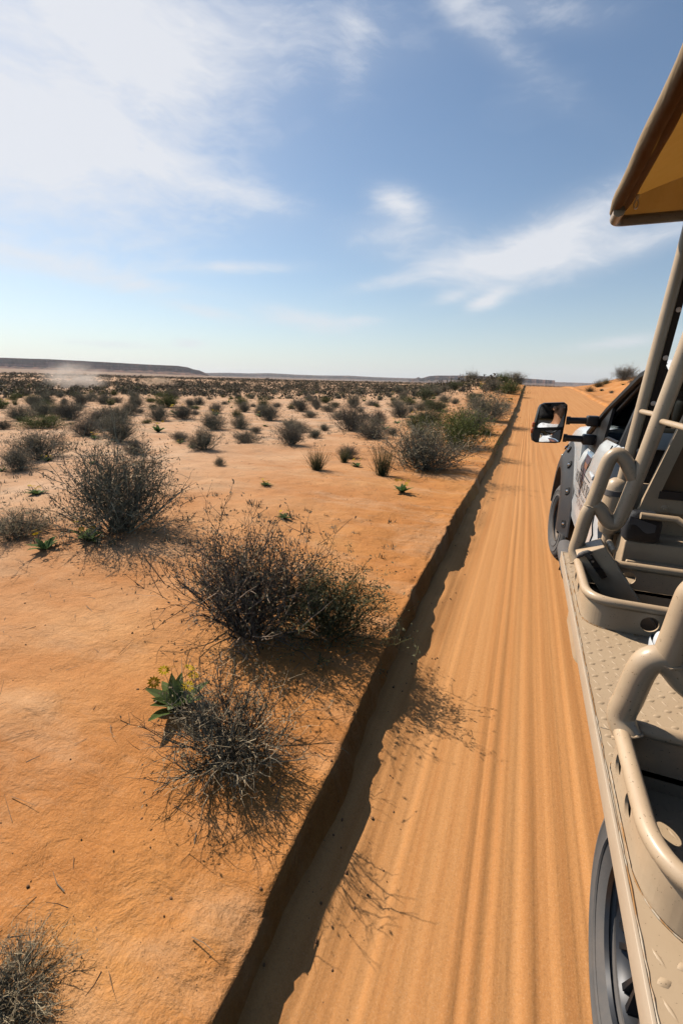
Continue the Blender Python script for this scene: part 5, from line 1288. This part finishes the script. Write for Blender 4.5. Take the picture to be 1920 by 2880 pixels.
for y in (1.1, -.06, -1.4, -3.3):
    bw = MB(); bw.tube([(x, y, CZ - .02 + .26 * math.sin(math.pi * (x - CXL) / (2 * CX - 2 * CXL)) ** .8) for x in np.linspace(CXL + .02, 2 * CX - CXL - .02, 30)], .019, 10); bw.build('canopy_bow', 'tan_paint', T)
zp = Vector(ony(1789, 566, 2.90)); zpl = MB(); zpl.box(zp + Vector((-.008, -.002, .010)), zp + Vector((.008, .002, .030)), .002); zpl.tube([zp + Vector((.009 * math.cos(a), 0, -.012 + .020 * math.sin(a))) for a in np.linspace(0, 2 * math.pi, 25)[:-1]], .0034, 6, closed=True); zpl.build('zip_pull', 'steel_screw', T)

# ================================================================== things carried in the truck
bag = empty('bag', (.66, 2.86, 1.035), 'black fabric bag with a grey flap stowed on the tan bench behind the post', 'bag')
bb_ = MB(); rows = []
for z, sx, sy in ((1.036, .82, .8), (1.05, .98, 1.0), (1.09, 1.04, 1.05), (1.14, 1.0, 1.0), (1.18, .86, .85), (1.20, .6, .6)):
    rows.append([(.672 + sx * .088 * (abs(math.cos(a)) ** .5) * math.copysign(1, math.cos(a)) * (1 + .04 * math.sin(5 * a + z * 40)), 2.84 + sy * .055 * (abs(math.sin(a)) ** .6) * math.copysign(1, math.sin(a)), z) for a in np.linspace(0, 2 * math.pi, 33)[:-1]])
bb_.grid(rows, closed_u=True); bb_.f += [tuple(range(32))[::-1], tuple(range(160, 192))]; bb_.mi += [0, 0]
plain('bag_fabric', (0.012, 0.013, 0.017), .7, bumps=(90, .3, .01)); plain('bag_flap_grey', (0.12, 0.12, 0.125), .6)
bb_.build('bag_body', 'bag_fabric', bag)
fl = MB(); rows = []
for v in np.linspace(0, 1, 6):
    rows.append([(.600 + .125 * u, 2.785 - .004 * math.sin(u * 3), 1.178 - .035 * u - .048 * v + .012 * math.sin(u * 7) * v) for u in np.linspace(0, 1, 12)])
fl.grid(rows); fl.grid([[(p[0], p[1] + .004, p[2]) for p in r_] for r_ in rows]); fl.build('bag_flap', 'bag_flap_grey', bag, smooth=True)

sh = empty('sneaker', (.63, 1.92, DZ), 'white knit sneaker with navy straps standing on the tan tread plate behind the grab rail', 'shoe')
plain('knit_white', (0.78, 0.78, 0.79), .9, bumps=(260, .6, .004)); plain('navy_strap', (0.018, 0.024, 0.045), .6); plain('sole_white', (0.70, 0.70, 0.70), .6)
def shoe():
    up = MB(); rows = []
    for k in range(15):
        u = k / 14; y = 2.045 - .29 * u; w_ = .047 * (math.sin(min(1, u * 3.2 + .12) * math.pi / 2)) * (1 - .16 * math.sin(math.pi * u) + .0 * u) * (1 if u < .88 else 1 - (u - .88) * 3.4); h_ = .052 + .045 * sst(.25, .6, u) + .02 * sst(.75, 1, u); h_ *= math.sin(min(1, u * 4 + .25) * math.pi / 2)
        cx_ = .625 + .018 * math.sin(u * 2.6)
        rows.append([(cx_ + w_ * math.copysign(abs(math.cos(a)) ** .75, math.cos(a)), y, DZ + .028 + max(0, math.sin(a)) ** .8 * h_ if 0 <= a <= math.pi else DZ + .026) for a in np.linspace(0, 2 * math.pi, 29)[:-1]])
    up.grid(rows, closed_u=True); up.f += [tuple(range(28))[::-1], tuple(range(14 * 28, 15 * 28))]; up.mi += [0, 0]; up.build('upper', 'knit_white', sh)
    so = MB(); n_ = 36; ring = []
    for k in range(n_):
        a = 2 * math.pi * k / n_; u = (1 - math.cos(a)) / 2; w_ = .053 * abs(math.sin(a)) ** .55; ring.append((.625 + .018 * math.sin(u * 2.6) + math.copysign(w_, math.sin(a)), 2.057 - .31 * u))
    so.grid([[(x, y, DZ + .0015) for x, y in ring], [(x, y, DZ + .024) for x, y in ring], [(.63 + (x - .63) * .93, 1.9 + (y - 1.9) * .98, DZ + .033) for x, y in ring]], closed_u=True); so.f += [tuple(range(n_))]; so.mi += [0]; so.build('sole', 'sole_white', sh)
    for yy, hh in ((1.90, .106), (1.845, .118)):
        s_ = MB(); s_.grid([[(.642 + .051 * math.cos(a), yy + dy_ + .02 * math.sin(a), DZ + .030 + hh * math.sin(a) ** .8) for a in np.linspace(.05, math.pi - .05, 20)] for dy_ in (-.014, .014)]); s_.build('strap', 'navy_strap', sh)
    sk = MB(); sk.tube([(.642, 1.80, DZ + .07), (.646, 1.79, DZ + .13), (.66, 1.785, DZ + .20)], [.040, .041, .043], 20); sk.build('sock', 'navy_strap', sh)
shoe()

# ---- the driver, seen in the mirror glass
plain('skin', (0.42, 0.20, 0.105), .55); plain('shirt_white', (0.72, 0.72, 0.74), .85, bumps=(14, .5, .03)); plain('hair_dark', (0.02, 0.016, 0.014), .7); plain('trousers', (0.06, 0.07, 0.1), .85); plain('eye', (.05, .03, .02), .3)
def skin_body(name, joints, edges, material, parent, root, levels=2):
    me = bpy.data.meshes.new(name); off = Vector(parent['_o']); keys = list(joints)
    me.from_pydata([tuple(Vector(joints[k][0]) - off) for k in keys], [(keys.index(a), keys.index(b)) for a, b in edges], []); me.update()
    o = bpy.data.objects.new(name, me); COL.objects.link(o); o.parent = parent
    o.modifiers.new('skin', 'SKIN'); sv = me.skin_vertices[0].data
    for i, k in enumerate(keys): sv[i].radius = joints[k][1]; sv[i].use_root = (k == root)
    sb = o.modifiers.new('sub', 'SUBSURF'); sb.levels = levels; sb.render_levels = levels
    bpy.context.view_layer.update(); dg = bpy.context.evaluated_depsgraph_get(); m2 = bpy.data.meshes.new_from_object(o.evaluated_get(dg)); o.modifiers.clear(); o.data = m2
    m2.materials.clear(); m2.materials.append(MATS[material]); m2.polygons.foreach_set('use_smooth', [True] * len(m2.polygons)); return o
drv = empty('person', (.93, 3.50, 1.12), 'driver in a white T-shirt with dark hair, seated at the wheel, seen in the mirror', 'person')
hx, hy = .93, 3.46
J = {'pel': ((hx, hy, 1.20), (.15, .11)), 'waist': ((hx, hy - .01, 1.32), (.14, .10)), 'chest': ((hx, hy, 1.46), (.16, .11)), 'neckb': ((hx, hy + .01, 1.575), (.075, .075)), 'neck': ((hx, hy + .03, 1.63), (.056, .058)),
     'jaw': ((hx, hy + .055, 1.69), (.062, .078)), 'head': ((hx, hy + .05, 1.755), (.074, .095)), 'crown': ((hx, hy + .04, 1.815), (.06, .075)), 'nose': ((hx, hy + .158, 1.725), (.012, .016))}
for n_, s_ in (('l', -1), ('r', 1)):
    J.update({n_ + 'sh': ((hx + s_ * .175, hy + .01, 1.525), (.062, .062)), n_ + 'el': ((hx + s_ * .235, hy + .17, 1.30), (.044, .044)), n_ + 'wr': ((hx + s_ * .185, hy + .44, 1.37), (.028, .026)), n_ + 'hand': ((hx + s_ * .178, hy + .52, 1.405), (.040, .022)),
              n_ + 'hip': ((hx + s_ * .10, hy + .06, 1.18), (.095, .09)), n_ + 'kn': ((hx + s_ * .14, hy + .46, 1.19), (.066, .066)), n_ + 'an': ((hx + s_ * .12, hy + .70, 1.06), (.045, .045)), n_ + 'toe': ((hx + s_ * .12, hy + .80, 1.05), (.04, .03))})
E_ = [('pel', 'waist'), ('waist', 'chest'), ('chest', 'neckb'), ('neckb', 'neck'), ('neck', 'jaw'), ('jaw', 'head'), ('head', 'crown'), ('jaw', 'nose')]
for n_ in 'lr': E_ += [('chest', n_ + 'sh'), (n_ + 'sh', n_ + 'el'), (n_ + 'el', n_ + 'wr'), (n_ + 'wr', n_ + 'hand'), ('pel', n_ + 'hip'), (n_ + 'hip', n_ + 'kn'), (n_ + 'kn', n_ + 'an'), (n_ + 'an', n_ + 'toe')]
skin_body('body', J, E_, 'skin', drv, 'pel')
fg = MB()
for s_ in (-1, 1):
    hnd = Vector((hx + s_ * .178, hy + .54, 1.405))
    for k in range(4): fg.tube([hnd + Vector((0, .0, .022 - .018 * k)), hnd + Vector((s_ * -.004, .045, .026 - .019 * k)), hnd + Vector((s_ * -.02, .068, .020 - .019 * k)), hnd + Vector((s_ * -.035, .050, .016 - .018 * k))], [.009, .009, .008, .006], 8)
    fg.tube([hnd + Vector((s_ * -.01, -.03, .02)), hnd + Vector((s_ * -.04, .0, .030)), hnd + Vector((s_ * -.05, .03, .022))], [.011, .010, .008], 8)
fo = fg.build('fingers', 'skin', drv); fo['kind'] = 'stuff'
S_ = {k: J[k] for k in ('pel', 'waist', 'chest', 'neckb', 'lsh', 'rsh')}
S_ = {k: (v[0], (v[1][0] + .012, v[1][1] + .012)) for k, v in S_.items()}; S_['neckb'] = ((hx, hy + .005, 1.562), (.082, .08))
for n_, s_ in (('l', -1), ('r', 1)): S_[n_ + 'slv'] = ((hx + s_ * .212, hy + .10, 1.405), (.064, .064))
skin_body('shirt', S_, [('pel', 'waist'), ('waist', 'chest'), ('chest', 'neckb'), ('chest', 'lsh'), ('chest', 'rsh'), ('lsh', 'lslv'), ('rsh', 'rslv')], 'shirt_white', drv, 'pel')
T_ = {k: (J[k][0], (J[k][1][0] + .01, J[k][1][1] + .01)) for k in ('pel', 'lhip', 'lkn', 'lan', 'rhip', 'rkn', 'ran')}
skin_body('trousers', T_, [('pel', 'lhip'), ('lhip', 'lkn'), ('lkn', 'lan'), ('pel', 'rhip'), ('rhip', 'rkn'), ('rkn', 'ran')], 'trousers', drv, 'pel')
hr = MB(); rows = []
for i in range(10):
    ph = rad(-8 + 98 * i / 9); rows.append([(hx + .083 * math.cos(ph) * math.cos(a), hy + .040 + .104 * math.cos(ph) * math.sin(a) - (.02 if ph < .3 else 0), 1.758 + .090 * math.sin(ph) + (.045 * max(0, math.sin(a)) if i < 4 else 0)) for a in np.linspace(0, 2 * math.pi, 33)[:-1]])
hr.grid(rows, closed_u=True); hr.build('hair', 'hair_dark', drv, smooth=True)
for s_ in (-1, 1):
    ey = MB(); ey.lathe([(0, .012), (.008, .009), (.011, 0), (.008, -.009), (0, -.012)], (hx + s_ * .031, hy + .138, 1.75), axis=(0, 1, 0), n=14); ey.build('eye', 'eye', drv)
    er_ = MB(); er_.lathe([(0, .012), (.018, .010), (.026, 0), (.018, -.008), (0, -.008)], (hx + s_ * .082, hy + .045, 1.735), axis=(s_, .3, 0), ref=(0, 0, 1), n=16); er_.build('ear', 'skin', drv)
mo = MB(); mo.tube([(hx - .022, hy + .136, 1.690), (hx, hy + .143, 1.689), (hx + .022, hy + .136, 1.690)], [.004, .007, .004], 8); mo.build('mouth', 'print_red', drv)

# ================================================================== the air
m, t, b = mat('haze_air'); t.n.remove(b); out = [q for q in t.n if q.type == 'OUTPUT_MATERIAL'][0]
pv = t.new('ShaderNodeVolumePrincipled'); pv.inputs['Color'].default_value = (.86, .92, 1.0, 1); pv.inputs['Density'].default_value = 3.0e-5; pv.inputs['Anisotropy'].default_value = .3
t.link(pv.outputs[0], out.inputs['Volume'])
hz = MB(); hz.box((-17500, -1000, -48), (17500, 18500, 320)); ho = hz.build('haze', 'haze_air', None, smooth=False); tag(ho, 'thin pale desert haze veiling the far mesas', 'haze', kind='stuff')

for o in list(bpy.data.objects):
    if '_o' in o: del o['_o']
print('tris', sum(len(me.loop_triangles) if me.loop_triangles else sum(len(p.vertices) - 2 for p in me.polygons) for me in bpy.data.meshes if len(me.polygons) < 60000))
